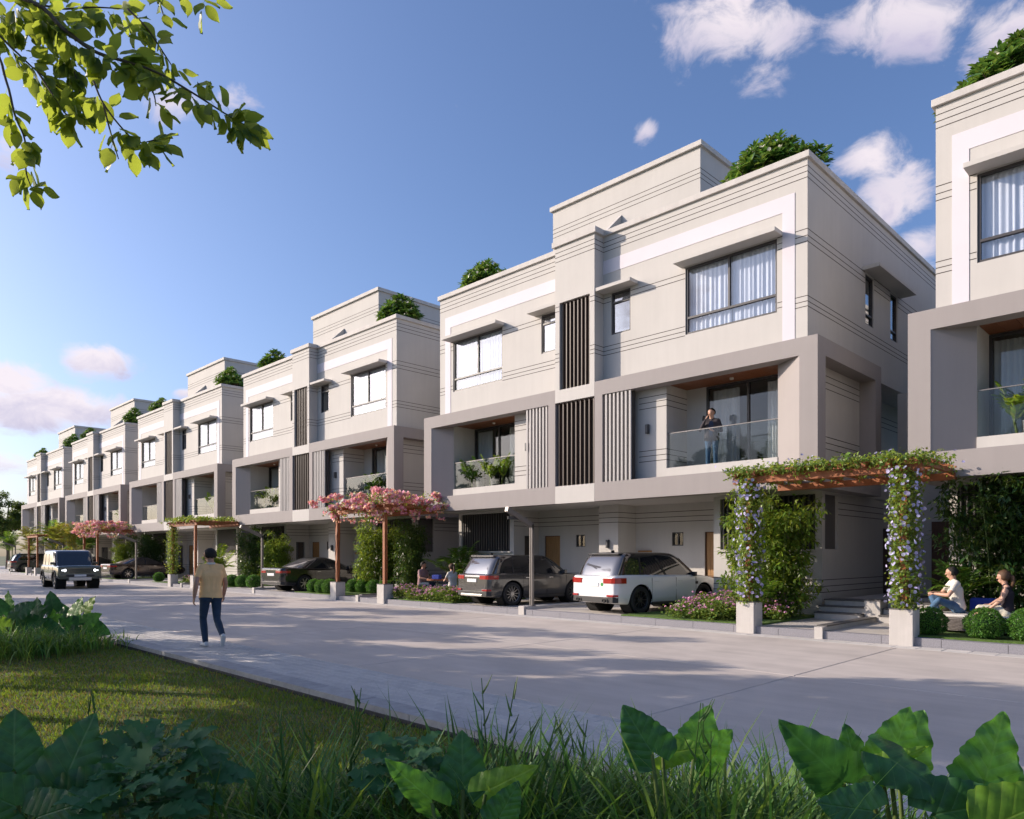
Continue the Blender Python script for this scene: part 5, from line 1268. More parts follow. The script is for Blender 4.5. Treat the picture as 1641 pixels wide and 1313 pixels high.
place(o, -13.1, 5.4, -.005, R(84), (1.04, 1.06, 1.0), 'person walking away in yellow polo shirt, dark jeans and white-soled shoes', 'person')
# the man on the balcony, hand at his face
J = base_pose(sh_r=(.185, .0, 1.445), el_r=(.30, .10, 1.19), wr_r=(.13, .19, 1.47), hand_r=(.07, .15, 1.60), palm_r=Vector((-1, -.2, 0)), el_l=(-.26, .02, 1.16), wr_l=(-.10, .22, 1.13), hand_l=(-.02, .25, 1.16), palm_l=Vector((0, 0, 1)),
              look=Vector((.15, 1, -.1)), head=(.01, .03, 1.66))
o = person('person', J, [SKIN2, JACKET, DENIMB, SHOED], dict(torso=1, sleeve=1, upper_arm=1, forearm=1, pelvis=2, thigh=2, shin=2, shoe=3), .010, (HAIRB, 'short'), belly=1.12)
b = MB(); b.prism([(-.035, .98), (.035, .98), (.06, 1.38), (.03, 1.43), (-.03, 1.43), (-.06, 1.38)], .10, .129, axis='y'); b.build('shirt_front', mat('shirt_navy', (.03, .045, .09), .9), o)
place(o, -10.05, 17.72, 3.862, R(200), 1.0, 'person in dark jacket standing on the balcony, one hand raised to the face', 'person')
bx_ = MB(); bx_.box(-.036, .036, -.005, .005, -.07, .07); ph = bx_.build('phone', TRIM, bevel=.004)
ph.parent = None; ph.location = (-10.17, 17.50, 5.37); ph.rotation_euler = (.25, .2, .5); tag(ph, 'dark phone held at the ear of the man on the balcony', 'phone')
# the seated pair on the daybed
J = base_pose(hip=(0, 0, .12), chest=(0, .06, .45), neck=(0, .09, .645), head=(-.01, .12, .80), sh_r=(.185, .08, .60), sh_l=(-.185, .08, .60), el_r=(.26, .24, .37), wr_r=(.09, .43, .40), hand_r=(.0, .5, .41), palm_r=Vector((0, 0, -1)), el_l=(-.26, .24, .36), wr_l=(-.09, .43, .38), hand_l=(0, .5, .37), palm_l=Vector((0, 0, -1)),
              hip_r=(.09, .02, .11), hip_l=(-.09, .02, .11), kn_r=(.22, .42, .30), an_r=(.05, .36, .05), toe_r=(-.06, .47, .04), kn_l=(-.22, .40, .26), an_l=(-.02, .52, .05), toe_l=(.11, .60, .05), look=Vector((.28, .95, -.02)))
o = person('person', J, [SKIN2, SHIRTW, DENIMB, SHOEW], dict(torso=1, sleeve=1, pelvis=2, thigh=2, shin=2, shoe=3), .009, (HAIRB, 'short'))
place(o, -3.85, 16.25, .53, R(118), .98, 'person in white T-shirt and jeans sitting on the daybed, hands clasped on knees', 'person')
J = base_pose(hip=(0, 0, .12), chest=(0, .0, .42), neck=(0, .03, .60), head=(0, .06, .745), sh_r=(.165, .01, .555), sh_l=(-.165, .01, .555), el_r=(.21, .10, .32), wr_r=(.17, .28, .20), el_l=(-.22, .08, .32), wr_l=(-.20, .26, .16),
              hip_r=(.09, .02, .10), hip_l=(-.09, .02, .10), kn_r=(.12, .45, .14), an_r=(.12, .50, -.22), toe_r=(.12, .66, -.22), kn_l=(-.12, .45, .14), an_l=(-.12, .50, -.22), toe_l=(-.12, .66, -.22), look=Vector((.25, 1, .0)))
o = person('person', J, [SKIN2, TOPD, CREAM, SHOEW], dict(torso=1, pelvis=2, thigh=2, shoe=3), .009, (HAIRR, 'long'), female=True)
place(o, -3.02, 16.12, .52, R(100), .98, 'person with brown ponytail in dark sleeveless top and cream shorts sitting on the daybed', 'person')
# wicker daybed with blue cushions
WICK = mat('wicker', (.16, .14, .13), .8, var=.3, vscale=30, bump=.3, bscale=80)
CUSH = mat('blue_cushion', (.025, .055, .34), .85, bump=.15, bscale=60)
PALE = mat('pale_cushion', (.55, .53, .50), .9, bump=.15, bscale=60)
db = empty('wicker_daybed', (-3.25, 16.25, .185))
def oval(a, b_, n=40): return [(a*math.copysign(abs(math.cos(t))**.6, math.cos(t)), b_*math.copysign(abs(math.sin(t))**.6, math.sin(t))) for t in [i*2*math.pi/n for i in range(n)]]
m = MB(); m.prism(oval(1.08, .55), .04, .28); m.build('base', WICK, db)
wk = MB()
for k in range(9):
    z = .05+k*.026; pts = [(x*1.008+(.006 if (i+k) % 2 else -.004)*(1 if x > 0 else -1), y*1.01, z) for i, (x, y) in enumerate(oval(1.08, .55, 80))]; wk.tube(pts+[pts[0]], .0115, 5, cap=False)
wk.build('weave', WICK, db).name = 'wicker_weave'
m = MB(); m.prism(oval(1.02, .50), .281, .345); m.build('seat_cushion', PALE, db, bevel=.03)
place_c = [((-.17, .30, .49), (.6, .16, .30), 'blue back cushion between the two seated people'), ((.98, .18, .47), (.30, .42, .26), 'blue cushion at the picture edge behind the seated woman')]
for (c, d, lab) in place_c:
    q = MB(); q.box(-d[0]/2, d[0]/2, -d[1]/2, d[1]/2, -d[2]/2, d[2]/2); q.build('cushion', CUSH, db, bevel=.055, seg=4, loc=c)
tag(db, 'low oval wicker daybed with blue cushions behind the clipped bushes', 'daybed')
# the far pair at a small table
J = base_pose(hip=(0, 0, .48), chest=(0, .03, .80), neck=(0, .05, 1.0), head=(0, .08, 1.155), sh_r=(.185, .04, .945), sh_l=(-.185, .04, .945), el_r=(.24, .14, .70), wr_r=(.16, .38, .66), el_l=(-.24, .14, .70), wr_l=(-.14, .38, .66),
              hip_r=(.09, .03, .46), hip_l=(-.09, .03, .46), kn_r=(.11, .46, .48), an_r=(.11, .44, .09), toe_r=(.11, .60, .09), kn_l=(-.11, .46, .48), an_l=(-.11, .44, .09), toe_l=(-.11, .60, .09))
o1 = person('person', J, [SKIN, SHIRTM, DENIM, SHOED], dict(torso=1, sleeve=1, pelvis=2, thigh=2, shin=2, shoe=3), .012, (HAIRB, 'short'), fingers=True)
place(o1, -21.0, 16.35, .15, R(-80), 1, 'person in mauve shirt sitting at the far garden table', 'person')
o2 = person('person', J, [SKIN2, SHIRTW, DENIM, SHOED], dict(torso=1, sleeve=1, pelvis=2, thigh=2, shin=2, shoe=3), .012, (HAIRR, 'long'), fingers=True, female=True)
place(o2, -19.2, 16.3, .15, R(85), .95, 'person in white top with brown hair sitting beside the dark grey SUV', 'person')
for x, lab in ((-21.1, 'low stool under the person in mauve'), (-19.1, 'low stool under the person in white beside the grey SUV')):
    st_ = empty('stool', (x, 16.33, .18)); MB().lathe([(.01, .33), (.2, .33), (.2, .38), (.01, .38)], 20).build('seat', WOODP, st_)
    for k in range(4): a = k*math.pi/2+.7; bx('leg', METAL, st_, .15*math.cos(a)-.014, .15*math.cos(a)+.014, .15*math.sin(a)-.014, .15*math.sin(a)+.014, 0, .33)
    tag(st_, lab, 'stool', 'stools at the garden table')
tb = empty('garden_table', (-20.05, 16.3, .18)); MB().lathe([(.01, .60), (.38, .60), (.38, .64), (.01, .64)], 24).build('table_top', WOODP, tb); MB().lathe([(.2, 0), (.2, .02), (.03, .03), (.03, .6)], 16).build('pedestal', METAL, tb)
tag(tb, 'small round garden table between the far seated couple', 'table')
bxb = bx('blue_box', CUSH, None, -.15, .15, -.1, .1, 0, .16, bevel=.02); place(bxb, -19.95, 16.2, .821, .3, 1, 'blue box standing on the far garden table', 'box')
# ---------------------------------------------------------------- foreground planting on the near side
FWD = Vector((-1, 1, 0))/math.sqrt(2); RGT = Vector((1, 1, 0))/math.sqrt(2); UPV = Vector((0, 0, 1)); EYE = Vector((0, 0, CAM_H))
def at(px, py, d): return EYE+(FWD+RGT*((px-820.5)/1159.5)+UPV*((891-py)/1159.5))*d
def veinmat(name, col, trans, tw, freq=5.5, rough=.45):
    m = leafmat(name, col, trans, tw, rough, .12, .012, big=5, spec=.5)
    nt = m.node_tree; n = nt.nodes; L = nt.links; p = n['Principled BSDF']
    tc = n.new('ShaderNodeTexCoord'); sp = n.new('ShaderNodeSeparateXYZ'); L.new(tc.outputs['Object'], sp.inputs[0])
    def M(op, a, b=None):
        q = n.new('ShaderNodeMath'); q.operation = op
        for i, v in enumerate((a, b)):
            if v is None: continue
            if isinstance(v, (int, float)): q.inputs[i].default_value = v
            else: L.new(v, q.inputs[i])
        return q.outputs[0]
    ay = M('ABSOLUTE', sp.outputs['Y']); ph = M('SUBTRACT', sp.outputs['X'], M('MULTIPLY', ay, .75)); w = M('ABSOLUTE', M('SINE', M('MULTIPLY', ph, math.pi*freq)))
    v1 = M('SUBTRACT', 1.0, M('MINIMUM', M('MULTIPLY', w, 8.0), 1.0)); v2 = M('SUBTRACT', 1.0, M('MINIMUM', M('MULTIPLY', ay, 45.0), 1.0)); v = M('MAXIMUM', v1, v2)
    src = p.inputs['Base Color'].links[0].from_socket; mx = n.new('ShaderNodeMix'); mx.data_type = 'RGBA'; L.new(M('MULTIPLY', v, .5), mx.inputs['Factor']); L.new(src, mx.inputs['A'])
    mx.inputs['B'].default_value = (min(col[0]*2.6+.03, 1), min(col[1]*1.9+.03, 1), col[2]*2+.01, 1); L.new(mx.outputs['Result'], p.inputs['Base Color'])
    bp = n.new('ShaderNodeBump'); bp.inputs['Strength'].default_value = .35; bp.inputs['Distance'].default_value = .01; L.new(M('ADD', M('MULTIPLY', w, .5), M('MULTIPLY', v2, -.6)), bp.inputs['Height']); L.new(bp.outputs[0], p.inputs['Normal'])
    return m
ALO_D = veinmat('elephant_ear_dark', (.038, .115, .03), (.09, .24, .035), .3)
ALO_M = veinmat('elephant_ear_green', (.085, .205, .032), (.2, .44, .045), .38)
ALO_B = veinmat('elephant_ear_bright', (.15, .27, .03), (.42, .62, .05), .45)
LOBE = leafmat('lobed_leaf', (.045, .14, .05), (.09, .24, .06), .25, .6, .3, .02)
GRS = leafmat('long_grass', (.055, .135, .03), (.15, .32, .045), .3, .5, .35, .018)
GRSB = leafmat('long_grass_bright', (.10, .195, .04), (.26, .44, .05), .35, .5, .4, .025)

def elephant_leaf(seed, curl=.12, width=.98):
    """heart-shaped leaf: midrib from 0 to 1 along +x, lobes behind the stalk, scalloped wavy rim"""
    rs = random.Random(seed); b = MB(); nu, nv = 34, 7; idx = {}
    p1, p2 = rs.uniform(0, 6), rs.uniform(0, 6)
    for i in range(nu+1):
        t = -.30+1.30*i/nu
        if t >= 0: out = .5*width*(1-t)**.82*(1+.42*t)*1.02
        else: out = .5*width*math.sqrt(max(0, 1-(t/-.31)**2.6))
        inn = 0 if t >= 0 else .015+.30*(-t/.3)**1.1*width*.5
        out = max(out, inn+.004)
        for s in (-1, 1):
            for j in range(nv+1):
                f = j/nv; y = inn+(out-inn)*f; e = f**3
                y *= 1+(.075*abs(math.sin(t*21+p1))-.04)*e
                z = -curl*(2*y/width)**2*.5*(1 if curl > 0 else 1)+.030*math.sin(t*19+p2+s)*e-.22*max(t, 0)**2*abs(curl)*2+.05*(y)+.012*math.sin((t-.75*y)*44)*f*(1-f)*2
                if j == 0 and t >= 0:
                    if s > 0: z = z; idx[(i, s, j)] = len(b.v); b.v.append((t, 0, z)); idx[(i, -1, 0)] = idx[(i, 1, 0)]; continue
                    else:
                        if (i, -1, 0) in idx: continue
                        idx[(i, -1, 0)] = len(b.v); idx[(i, 1, 0)] = len(b.v); b.v.append((t, 0, z)); continue
                idx[(i, s, j)] = len(b.v); b.v.append((t, s*y, z))
    for i in range(nu):
        for s in (-1, 1):
            for j in range(nv):
                q = (idx[(i, s, j)], idx[(i+1, s, j)], idx[(i+1, s, j+1)], idx[(i, s, j+1)])
                if len(set(q)) == 4: b.f.append(q if s > 0 else q[::-1]); b.m.append(0)
    return b
ELE = {}
def ele_mesh(k, m, curl=.12, width=.98):
    key = (k, m.name, curl, width)
    if key not in ELE: ELE[key] = elephant_leaf(k, curl, width).mesh('leaf', m, smooth=True)
    return ELE[key]
def leaf_matrix(pos, xdir, nrm, size):
    X = Vector(xdir).normalized(); N = (Vector(nrm)-X*Vector(nrm).dot(X)).normalized(); Y = N.cross(X)
    M = Matrix((X*size, Y*size, N*size)).transposed().to_4x4(); M.translation = pos; return M
def elephant_plant(label, base, leaves, group='elephant ear plants'):
    """leaves: (px, py of the stalk joint, depth, image angle of the tip in degrees, length m, tip-away tilt, turn, material, mesh seed)"""
    root = empty('elephant_ear_plant', base)
    for (px, py, d, ang, ln, tilt, turn, m, k, *rest) in leaves:
        p = at(px, py, d); a = R(ang); x = RGT*math.cos(a)+UPV*math.sin(a)+FWD*tilt
        n = -FWD+RGT*turn+UPV*.35
        o = bpy.data.objects.new('leaf', ele_mesh(k, m, rest[0] if rest else .12, rest[1] if len(rest) > 1 else .98)); link(o, root)
        o.matrix_world = Matrix.Translation(Vector(base)).inverted() @ leaf_matrix(p, x, n, ln*.9)
        b = Vector(base); q = p-b; mid = q*.5+Vector((0, 0, .12))+(-FWD*.02)
        MB().tube([(random.uniform(-.03, .03), random.uniform(-.03, .03), 0), mid*.6, mid*1.05, q-UPV*.01], [.016, .013, .010, .007], 7, cap=False).build('stalk', STEMG, root, smooth=True)
    return tag(root, label, 'plant', group)
def gnd(px, d):
    p = at(px, 891, d); return (p.x, p.y, -.09)
elephant_plant('elephant ear with broad serrated leaves beside the grass tuft, lowest at the picture corner', gnd(1450, 2.75), [
    (1352, 1252, 2.7, 138, .40, -.25, -.5, ALO_D, 1, .2, .62), (1425, 1222, 2.75, 62, .26, .15, .25, ALO_M, 2), (1440, 1232, 2.8, 55, .30, .3, .1, ALO_M, 3), (1412, 1228, 2.68, 28, .20, -.3, .5, ALO_B, 4, .3, .45), (1372, 1232, 2.9, 100, .20, .1, .2, ALO_D, 5),
    (1425, 1215, 2.6, -32, .34, -.2, .55, ALO_D, 6, .25, .6), (1398, 1300, 2.5, 170, .22, -.1, -.3, ALO_D, 7), (1500, 1305, 2.55, 15, .3, -.2, .2, ALO_D, 2), (1395, 1262, 2.6, 215, .18, -.2, -.3, ALO_B, 4, .3, .5)])
elephant_plant('elephant ear with one large upright leaf cut by the picture edge', gnd(1610, 2.6), [
    (1578, 1255, 2.6, 68, .30, .12, .15, ALO_M, 3), (1590, 1262, 2.66, 80, .27, .2, -.2, ALO_M, 5), (1600, 1318, 2.4, 30, .28, -.2, .3, ALO_B, 1), (1560, 1300, 2.7, 200, .22, -.1, -.4, ALO_D, 6)])
elephant_plant('elephant ear with two leaves rising in front of the pavement, picture middle', gnd(1075, 2.9), [
    (1045, 1205, 2.9, 122, .24, .1, -.25, ALO_D, 2), (1062, 1208, 2.95, 12, .22, -.2, .2, ALO_B, 4, .2, .62), (1112, 1208, 3.0, 66, .24, .25, .2, ALO_M, 3), (1128, 1216, 3.05, 40, .2, .2, .4, ALO_M, 5)])
elephant_plant('elephant ear with a dark upright leaf between two bright ones, among the grass', gnd(735, 2.7), [
    (692, 1282, 2.7, 138, .26, -.1, -.35, ALO_M, 1, .15, .6), (742, 1262, 2.8, 92, .24, .2, .05, ALO_D, 2), (778, 1268, 2.65, 28, .24, -.15, .3, ALO_B, 3, .15, .62), (800, 1310, 2.6, 60, .16, .1, .3, ALO_D, 5)])
elephant_plant('dark elephant ear with big shaded leaves in the lower picture corner', gnd(70, 2.7), [
    (22, 1232, 2.7, 98, .25, .2, .25, ALO_D, 3), (98, 1262, 2.65, 72, .31, .2, .1, ALO_D, 2), (120, 1282, 2.6, 35, .24, .0, .4, ALO_D, 5), (25, 1292, 2.5, 150, .24, -.2, -.2, ALO_D, 1), (60, 1310, 2.45, 20, .22, -.2, .3, ALO_D, 6), (-25, 1260, 2.7, 110, .28, .1, -.1, ALO_D, 2)])
rs = random.Random(12)
for gi, (bpx, bd, pts, lab) in enumerate([
    (125, 14.6, [(118, 985, 70, ALO_M), (137, 998, 30, ALO_M), (104, 990, 120, ALO_D), (150, 1006, -20, ALO_D), (125, 1003, 160, ALO_D), (135, 980, 62, ALO_B), (112, 1000, 200, ALO_D), (128, 1008, 20, ALO_D)], 'elephant ear clump at the lawn corner nearest the walking man'),
    (70, 14.2, [(60, 985, 100, ALO_D), (80, 1000, 40, ALO_M), (50, 995, 150, ALO_D), (75, 982, 70, ALO_M), (92, 988, 20, ALO_D), (64, 1003, 210, ALO_D), (85, 975, 110, ALO_D), (70, 1006, -15, ALO_D)], 'middle elephant ear clump on the lawn edge below the off-road car'),
    (18, 14.0, [(5, 985, 110, ALO_D), (25, 992, 60, ALO_D), (32, 980, 30, ALO_D), (8, 1005, 150, ALO_B), (20, 1000, 200, ALO_M), (38, 1000, 10, ALO_D), (-12, 990, 80, ALO_D), (14, 975, 95, ALO_M)], 'elephant ear clump at the picture edge below the parked dark SUV')]):
    elephant_plant(lab, gnd(bpx, bd), [(px, py, bd+rs.uniform(-.5, .5), ang, rs.uniform(.34, .48), rs.uniform(-.1, .3), rs.uniform(-.4, .4), m, 1+i % 6) for i, (px, py, ang, m) in enumerate(pts)])

def blade_mesh(name, base_xy, n, h, spread, w, m, seed, seg=7, lean=(0, 0), stiff=.4):
    rng = np.random.default_rng(seed); a = rng.uniform(0, 6.283, n); L = h*rng.uniform(.5, 1.15, n); bend = rng.uniform(.35, 1.25, n)*stiff*2
    dx, dy = np.cos(a)+lean[0], np.sin(a)+lean[1]; q = np.hypot(dx, dy); dx, dy = dx/q, dy/q
    b0 = np.stack([base_xy[0]+rng.normal(0, spread, n), base_xy[1]+rng.normal(0, spread, n), np.zeros(n)], 1)
    th = rng.uniform(.02, .35, n); V = np.zeros((n, seg+1, 2, 3)); p = b0.copy(); wd = w*rng.uniform(.6, 1.3, n)
    tw = rng.uniform(-.6, .6, n)
    for k in range(seg+1):
        t = k/seg; ww = wd*np.minimum(1, (1-t)*2.2+.02)*(.55+.45*min(1, t*4))
        sx, sy = -dy*np.cos(tw)+dx*np.sin(tw)*.5, dx*np.cos(tw)+dy*np.sin(tw)*.5
        V[:, k, 0] = p+np.stack([sx*ww, sy*ww, .25*ww], 1); V[:, k, 1] = p-np.stack([sx*ww, sy*ww, -.25*ww], 1)
        s = L/seg; ang = th+bend*t**1.3*1.7
        p = p+np.stack([dx*np.sin(ang)*s, dy*np.sin(ang)*s, np.cos(ang)*s], 1)
    V = V.reshape(n, -1, 3); f = []
    for k in range(seg): f.append((2*k, 2*k+1, 2*k+3, 2*k+2))
    F = np.asarray(f)[None]+(np.arange(n)*(2*(seg+1)))[:, None, None]
    return np_mesh(name, V.reshape(-1, 3), F.reshape(-1, 4), m, None, True)
def tuft(label, px, d, n, h, spread, m, seed, w=.0058, stalks=0, stiff=.48):
    root = empty('grass_tuft', gnd(px, d)); inst('blades', blade_mesh('blades', (0, 0), int(n*(3.2 if d < 6 else 1.5)), h, spread*1.5, w*(1.9 if d < 6 else 1.25), m, seed, stiff=stiff), root).name = 'grass_foliage'
    rng = random.Random(seed)
    for i in range(stalks):     # stiff flowering stalks with short side leaves
        x, y = rng.gauss(0, .1), rng.gauss(0, .1); hh = h*rng.uniform(1.0, 1.15); b = MB(); lx, ly = rng.gauss(0, .08), rng.gauss(0, .08)
        b.tube([(x, y, 0), (x+lx*.4, y+ly*.4, hh*.6), (x+lx, y+ly, hh)], [.006, .005, .002], 5, cap=False)
        for k in range(7):
            t = .55+.45*k/7; a = rng.uniform(0, 6.28); p = Vector((x+lx*t, y+ly*t, hh*t)); e = p+Vector((math.cos(a)*.05, math.sin(a)*.05, .09)); b.tube([p, (p+e)/2+Vector((0, 0, -.006)), e], [.005, .004, .001], 4, cap=False)
        b.build('stalk', GRS, root)
    return tag(root, label, 'grass', 'long grass tufts in the front bed')
T = [('large grass tuft in the lower left of the bed, beyond the dark lobed plant', 470, 3.1, 300, .9, .16, GRS, 1, 3), ('grass tuft with stiff stalks in front of the kerb, picture middle', 790, 3.2, 240, .98, .11, GRS, 2, 5),
     ('grass tuft next to the bright elephant ear leaf', 905, 3.0, 260, .86, .15, GRSB, 3, 3), ('dense grass tuft between two elephant ears', 1010, 2.8, 260, .88, .15, GRS, 4, 2), ('upright grass tuft with yellowing stalks', 1155, 2.9, 320, .95, .14, GRSB, 5, 6),
     ('grass tuft at the foot of the broad elephant ear', 1240, 2.6, 220, .78, .14, GRSB, 6, 0), ('grass tuft with arching blades by the dark elephant ear', 215, 2.5, 150, .92, .12, GRS, 7, 2), ('fine grass tuft at the lower picture corner', 60, 3.3, 200, 1.05, .18, GRS, 8, 4),
     ('grass tuft in front of the lobed plant', 300, 2.3, 120, .78, .12, GRSB, 9, 0), ('low grass tuft filling the bed at its lower middle', 600, 2.7, 240, .86, .18, GRS, 10, 1), ('grass tuft behind the two bright elephant ear leaves', 690, 3.3, 180, .85, .14, GRS, 11, 0), ('small grass tuft at the bottom picture edge', 1330, 2.35, 140, .62, .14, GRS, 12, 0),
     ('arching grass below the broad elephant ear leaves', 1430, 2.45, 170, .62, .16, GRSB, 13, 0), ('low grass between the two elephant ears by the picture corner', 1540, 2.6, 150, .62, .16, GRS, 14, 0), ('long arching grass in front of the lobed plant, bottom left', 380, 2.6, 200, .82, .14, GRSB, 15, 1), ('dense grass left of the yellowing stalks', 1090, 2.5, 260, .74, .15, GRS, 17, 0), ('dense grass right of the yellowing stalks', 1215, 2.45, 260, .70, .15, GRSB, 18, 1), ('arching grass before the broad elephant ear', 1300, 2.5, 220, .68, .14, GRS, 19, 0), ('grass at the bottom right picture corner', 1625, 2.3, 150, .5, .14, GRS, 20, 0), ('tall grass in the middle of the bed beside the small lobed plant', 560, 2.9, 220, .92, .13, GRSB, 24, 3), ('wide grass tuft at the bottom centre of the bed', 860, 2.6, 240, .8, .16, GRS, 16, 1)]
YTOP = {470: 1150, 790: 1120, 905: 1170, 1010: 1185, 1155: 1145, 1240: 1195, 215: 1195, 60: 1115, 300: 1225, 600: 1175, 690: 1200, 1330: 1225, 1430: 1245, 1540: 1262, 380: 1205, 1090: 1190, 1215: 1185, 1300: 1205, 1625: 1268, 560: 1155, 860: 1180}
for (lab, px, d, n, h, sp, m, sd, stk) in T:
    if px not in (790, 905, 1155, 470, 60): d = max(d, 3.2)
    h = (1.74-(YTOP[px]+(22 if px > 1000 else 12)-891)/1159.5*d)/1.0
    if px > 1380: h *= .86
    tuft(lab, px, d, int(n*.8), h, sp, m, sd, stalks=(stk+1)//2)
for (lab, px, d, n, h, sd) in [('tall pale grass on the lawn at the picture edge', 15, 12.6, 500, .62, 21), ('fine grass clump below the elephant ears', 55, 13.0, 420, .5, 22), ('low grass clump at the lawn corner', 105, 13.6, 360, .42, 23)]:
    tuft(lab, px, d, n, h, .32, GRSB, sd, w=.008, stiff=.55)

def lobed_plant(label, px, py, d, n, r, seed):
    """rosette of deeply cut dark leaves"""
    rng = random.Random(seed); base = gnd(px, d); root = empty('lobed_plant', base); c = at(px, py, d)
    b = MB(); k = 9; pts = [(0, 0)]
    prof = [(.0, .05), (.12, .22), (.2, .12), (.32, .30), (.4, .17), (.52, .32), (.6, .18), (.72, .26), (.8, .12), (.92, .10), (1, .005)]
    for (t, w) in prof: b.v += [(t, w, .06*math.sin(t*9)+.10*w-.25*t*t), (t, 0, -.25*t*t), (t, -w, .06*math.sin(t*9+1)+.10*w-.25*t*t)]
    for i in range(len(prof)-1):
        for j in range(2): b.f.append((3*i+j, 3*i+j+1, 3*i+3+j+1, 3*i+3+j)); b.m.append(0)
    me = b.mesh('leaf', LOBE, smooth=True)
    for i in range(n):
        a = i*2.4; q = (i/n)**.5; p = c+RGT*math.cos(a)*q*r+FWD*math.sin(a)*q*r*.7+UPV*(.16*(1-q*q)-.05+rng.uniform(-.05, .05))
        x = RGT*math.cos(a)*(.35+q)+FWD*math.sin(a)*(.35+q)+UPV*rng.uniform(.1, .7)*(1.3-q); nn = UPV*1.0-FWD*.5+RGT*rng.uniform(-.3, .3)
        o = bpy.data.objects.new('leaf', me); link(o, root); o.matrix_world = Matrix.Translation(Vector(base)).inverted() @ leaf_matrix(p, x, nn, rng.uniform(.09, .15))
    st = MB()
    for i in range(9): a = i*2.4; st.tube([(0, 0, 0), tuple((c-Vector(base))+RGT*math.cos(a)*r*.5+FWD*math.sin(a)*r*.4)], .008, 5, cap=False)
    st.build('stem_clump', STEMG, root); tag(root, label, 'plant', 'lobed dark plants')
lobed_plant('dark ruffled plant with lobed leaves between the elephant ear and the grass', 262, 1240, 2.75, 95, .22, 3)
lobed_plant('small dark lobed plant next to the bright elephant ear leaf', 650, 1245, 3.0, 48, .14, 4)
lobed_plant('dark lobed plant at the bottom edge by the elephant ear', 210, 1300, 2.5, 40, .15, 5)
# lawn: short blades, green with straw-coloured tips here and there
rng = np.random.default_rng(77); n = 150000
u = rng.uniform(-.78, .6, n); d = rng.uniform(4.4**.5, 17.5**.5, n)**2; X = (u-1)*d/math.sqrt(2); Y = (u+1)*d/math.sqrt(2)
k = (Y < 4.47); X, Y, d = X[k], Y[k], d[k]; n = len(X)
patch = .5+.5*np.sin(X*1.7+np.sin(Y*2.3)*1.3)*np.cos(Y*1.9+X*.6); hgt = rng.uniform(.025, .055, n)*(.8+.5*patch)
a = rng.uniform(0, 6.28, n); xd = np.stack([np.cos(a)*.45, np.sin(a)*.45, np.ones(n)], 1); sz = np.stack([hgt, .010*np.sqrt(d/6), hgt], 1)
BL = ([(0, .5, 0), (0, -.5, 0), (.6, -.3, .05), (.6, .3, .05), (1, .05, .16), (1, -.05, .16)], [(0, 1, 2, 3), (3, 2, 5, 4)])
straw = (rng.random(n) < .10+.25*(1-patch))
P = np.stack([X, Y, np.full(n, -.092)], 1); upv = np.stack([-np.sin(a), np.cos(a), np.zeros(n)], 1)
V1, F1 = scatter(*BL, P, xd, upv, sz); mi = np.repeat(straw.astype(int), 2)
LG = leafmat('lawn_blade', (.10, .16, .02), (.26, .36, .03), .35, .6, .35, .03); LS = leafmat('straw_blade', (.24, .17, .06), (.35, .25, .08), .3, .7, .3, .02)
o = inst('grass', np_mesh('grass', V1, F1, [LG, LS], mi)); tag(o, 'short lawn grass with straw-coloured patches beside the pavement', 'grass', kind='stuff')

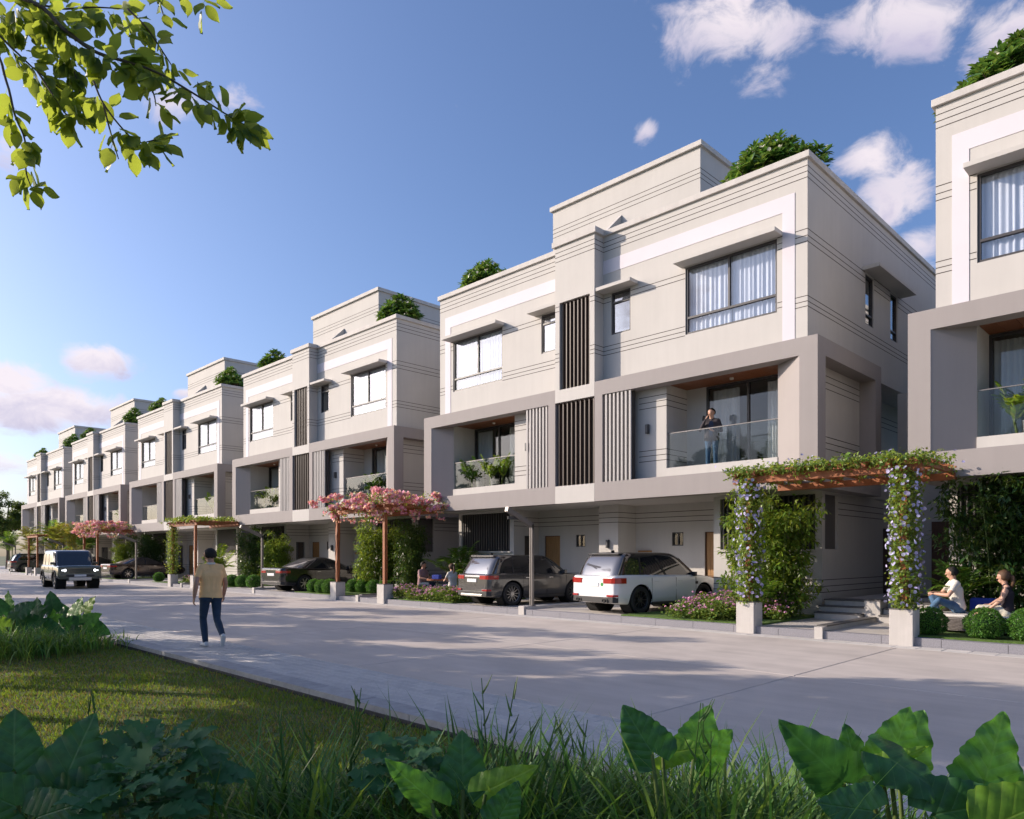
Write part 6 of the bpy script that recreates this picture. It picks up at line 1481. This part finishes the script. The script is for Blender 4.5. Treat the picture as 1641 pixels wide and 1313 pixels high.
# ---------------------------------------------------------------- the tree whose limb hangs into the picture
def overhang():
    rs = random.Random(4); rng = np.random.default_rng(9); tx, ty = -7.0, -4.6
    root = make_tree(9, 7.4, 2.5, 5.0, 8500, LF_TREE, 'overhanging_tree'); place(root, tx, ty, -.1, 0, 1, 'tree whose leafy limb hangs into the upper left of the picture', 'tree')
    LT = leafmat('limb_leaf', (.055, .11, .02), (.44, .56, .06), .48, .45, .3, .02)
    b = MB()
    prof = [(0, .02), (.08, .17), (.25, .31), (.45, .345), (.65, .29), (.82, .165), (.93, .05), (1, .0)]
    for (t, w) in prof: b.v += [(t, w, .10*w+.02*math.sin(t*12)), (t, 0, -.03-.10*t*t), (t, -w, .10*w+.02*math.cos(t*12))]
    for i in range(len(prof)-1):
        for j in range(2): b.f.append((3*i+j, 3*i+j+1, 3*i+3+j+1, 3*i+3+j)); b.m.append(0)
    b.v += [(-.22, .008, .02), (-.22, -.008, .02), (0, .012, -.02), (0, -.012, -.02)]; o = len(b.v)-4; b.f.append((o, o+1, o+3, o+2)); b.m.append(0)
    lm = b.mesh('leaf', LT, smooth=True); inv = Matrix.Translation(Vector((tx, ty, -.1))).inverted(); off = Vector((tx, ty, -.1))
    dd = 4.3
    twigs = [([(-420, 60), (-150, -20), (40, 0), (100, 45), (150, 82), (205, 100), (255, 118), (310, 150), (365, 185), (392, 200)], .017, 84, 0), ([(-150, -20), (-30, 35), (22, 80), (60, 115), (102, 145)], .010, 36, .25), ([(-150, 20), (-20, 70), (10, 130), (24, 185), (40, 225), (42, 275), (50, 300)], .009, 22, -.2),
             ([(40, 0), (95, 14), (150, 12), (205, 15)], .008, 36, .3), ([(205, 15), (235, 45), (262, 85), (275, 105)], .007, 20, .2), ([(150, 130), (165, 165), (195, 205), (222, 228), (250, 224)], .006, 20, -.15), ([(165, 165), (178, 215), (190, 255)], .006, 6, -.2),
             ([(60, 115), (90, 160), (110, 185), (135, 165)], .006, 26, .1), ([(230, 118), (246, 150), (250, 170)], .006, 6, 0), ([(100, 45), (110, 90), (128, 150), (118, 200)], .006, 26, .2), ([(0, -10), (60, 20), (80, 40)], .008, 30, .1), ([(-20, 70), (0, 40), (30, 30), (60, 60)], .007, 26, .3), ([(280, -30), (300, -10), (330, 0)], .006, 7, 0), ([(235, -25), (255, 5), (262, 25)], .006, 6, 0)]
    for ti, (pts, r0, nl, dz) in enumerate(twigs):
        nl = int(nl*1.4)
        W3 = np.array([tuple(at(px, py, dd+dz+(.5 if px < -200 else 0))-off) for px, py in pts])
        if ti == 0: W3[0] = (0.3, .2, 3.4)
        C = catmull(W3, len(pts)*4); m = MB(); m.tube([tuple(p) for p in C], list(np.linspace(r0, .003, len(C))), 6, cap=False); m.build('limb' if ti == 0 else 'twig', BARK, root, smooth=True)
        tan = np.gradient(C, axis=0); tan /= np.linalg.norm(tan, axis=1, keepdims=True)
        px0 = 0
        for k in range(nl):
            t = rs.uniform(.30 if ti < 3 else .08, 1.0) if k < nl-1 else 1.0; f = t*(len(C)-1); i = int(min(f, len(C)-2)); p = Vector(C[i]*(1-(f-i))+C[i+1]*(f-i)); tg = Vector(tan[i])
            side = 1 if k % 2 else -1; x = tg*rs.uniform(-.1, .8)+RGT*rs.uniform(-.8, .8)+FWD*rs.uniform(-.6, .6)+UPV*(rs.uniform(-1.4, .5)); x.normalize()
            nn = -FWD*rs.uniform(-.3, 1.0)+RGT*rs.uniform(-.8, .8)+UPV*rs.uniform(-.2, 1.0); s = rs.uniform(.085, .13)
            ob = bpy.data.objects.new('leaf', lm); link(ob, root); ob.matrix_world = leaf_matrix(p+x*s*rs.uniform(.2, .75), x, nn, s)
overhang()
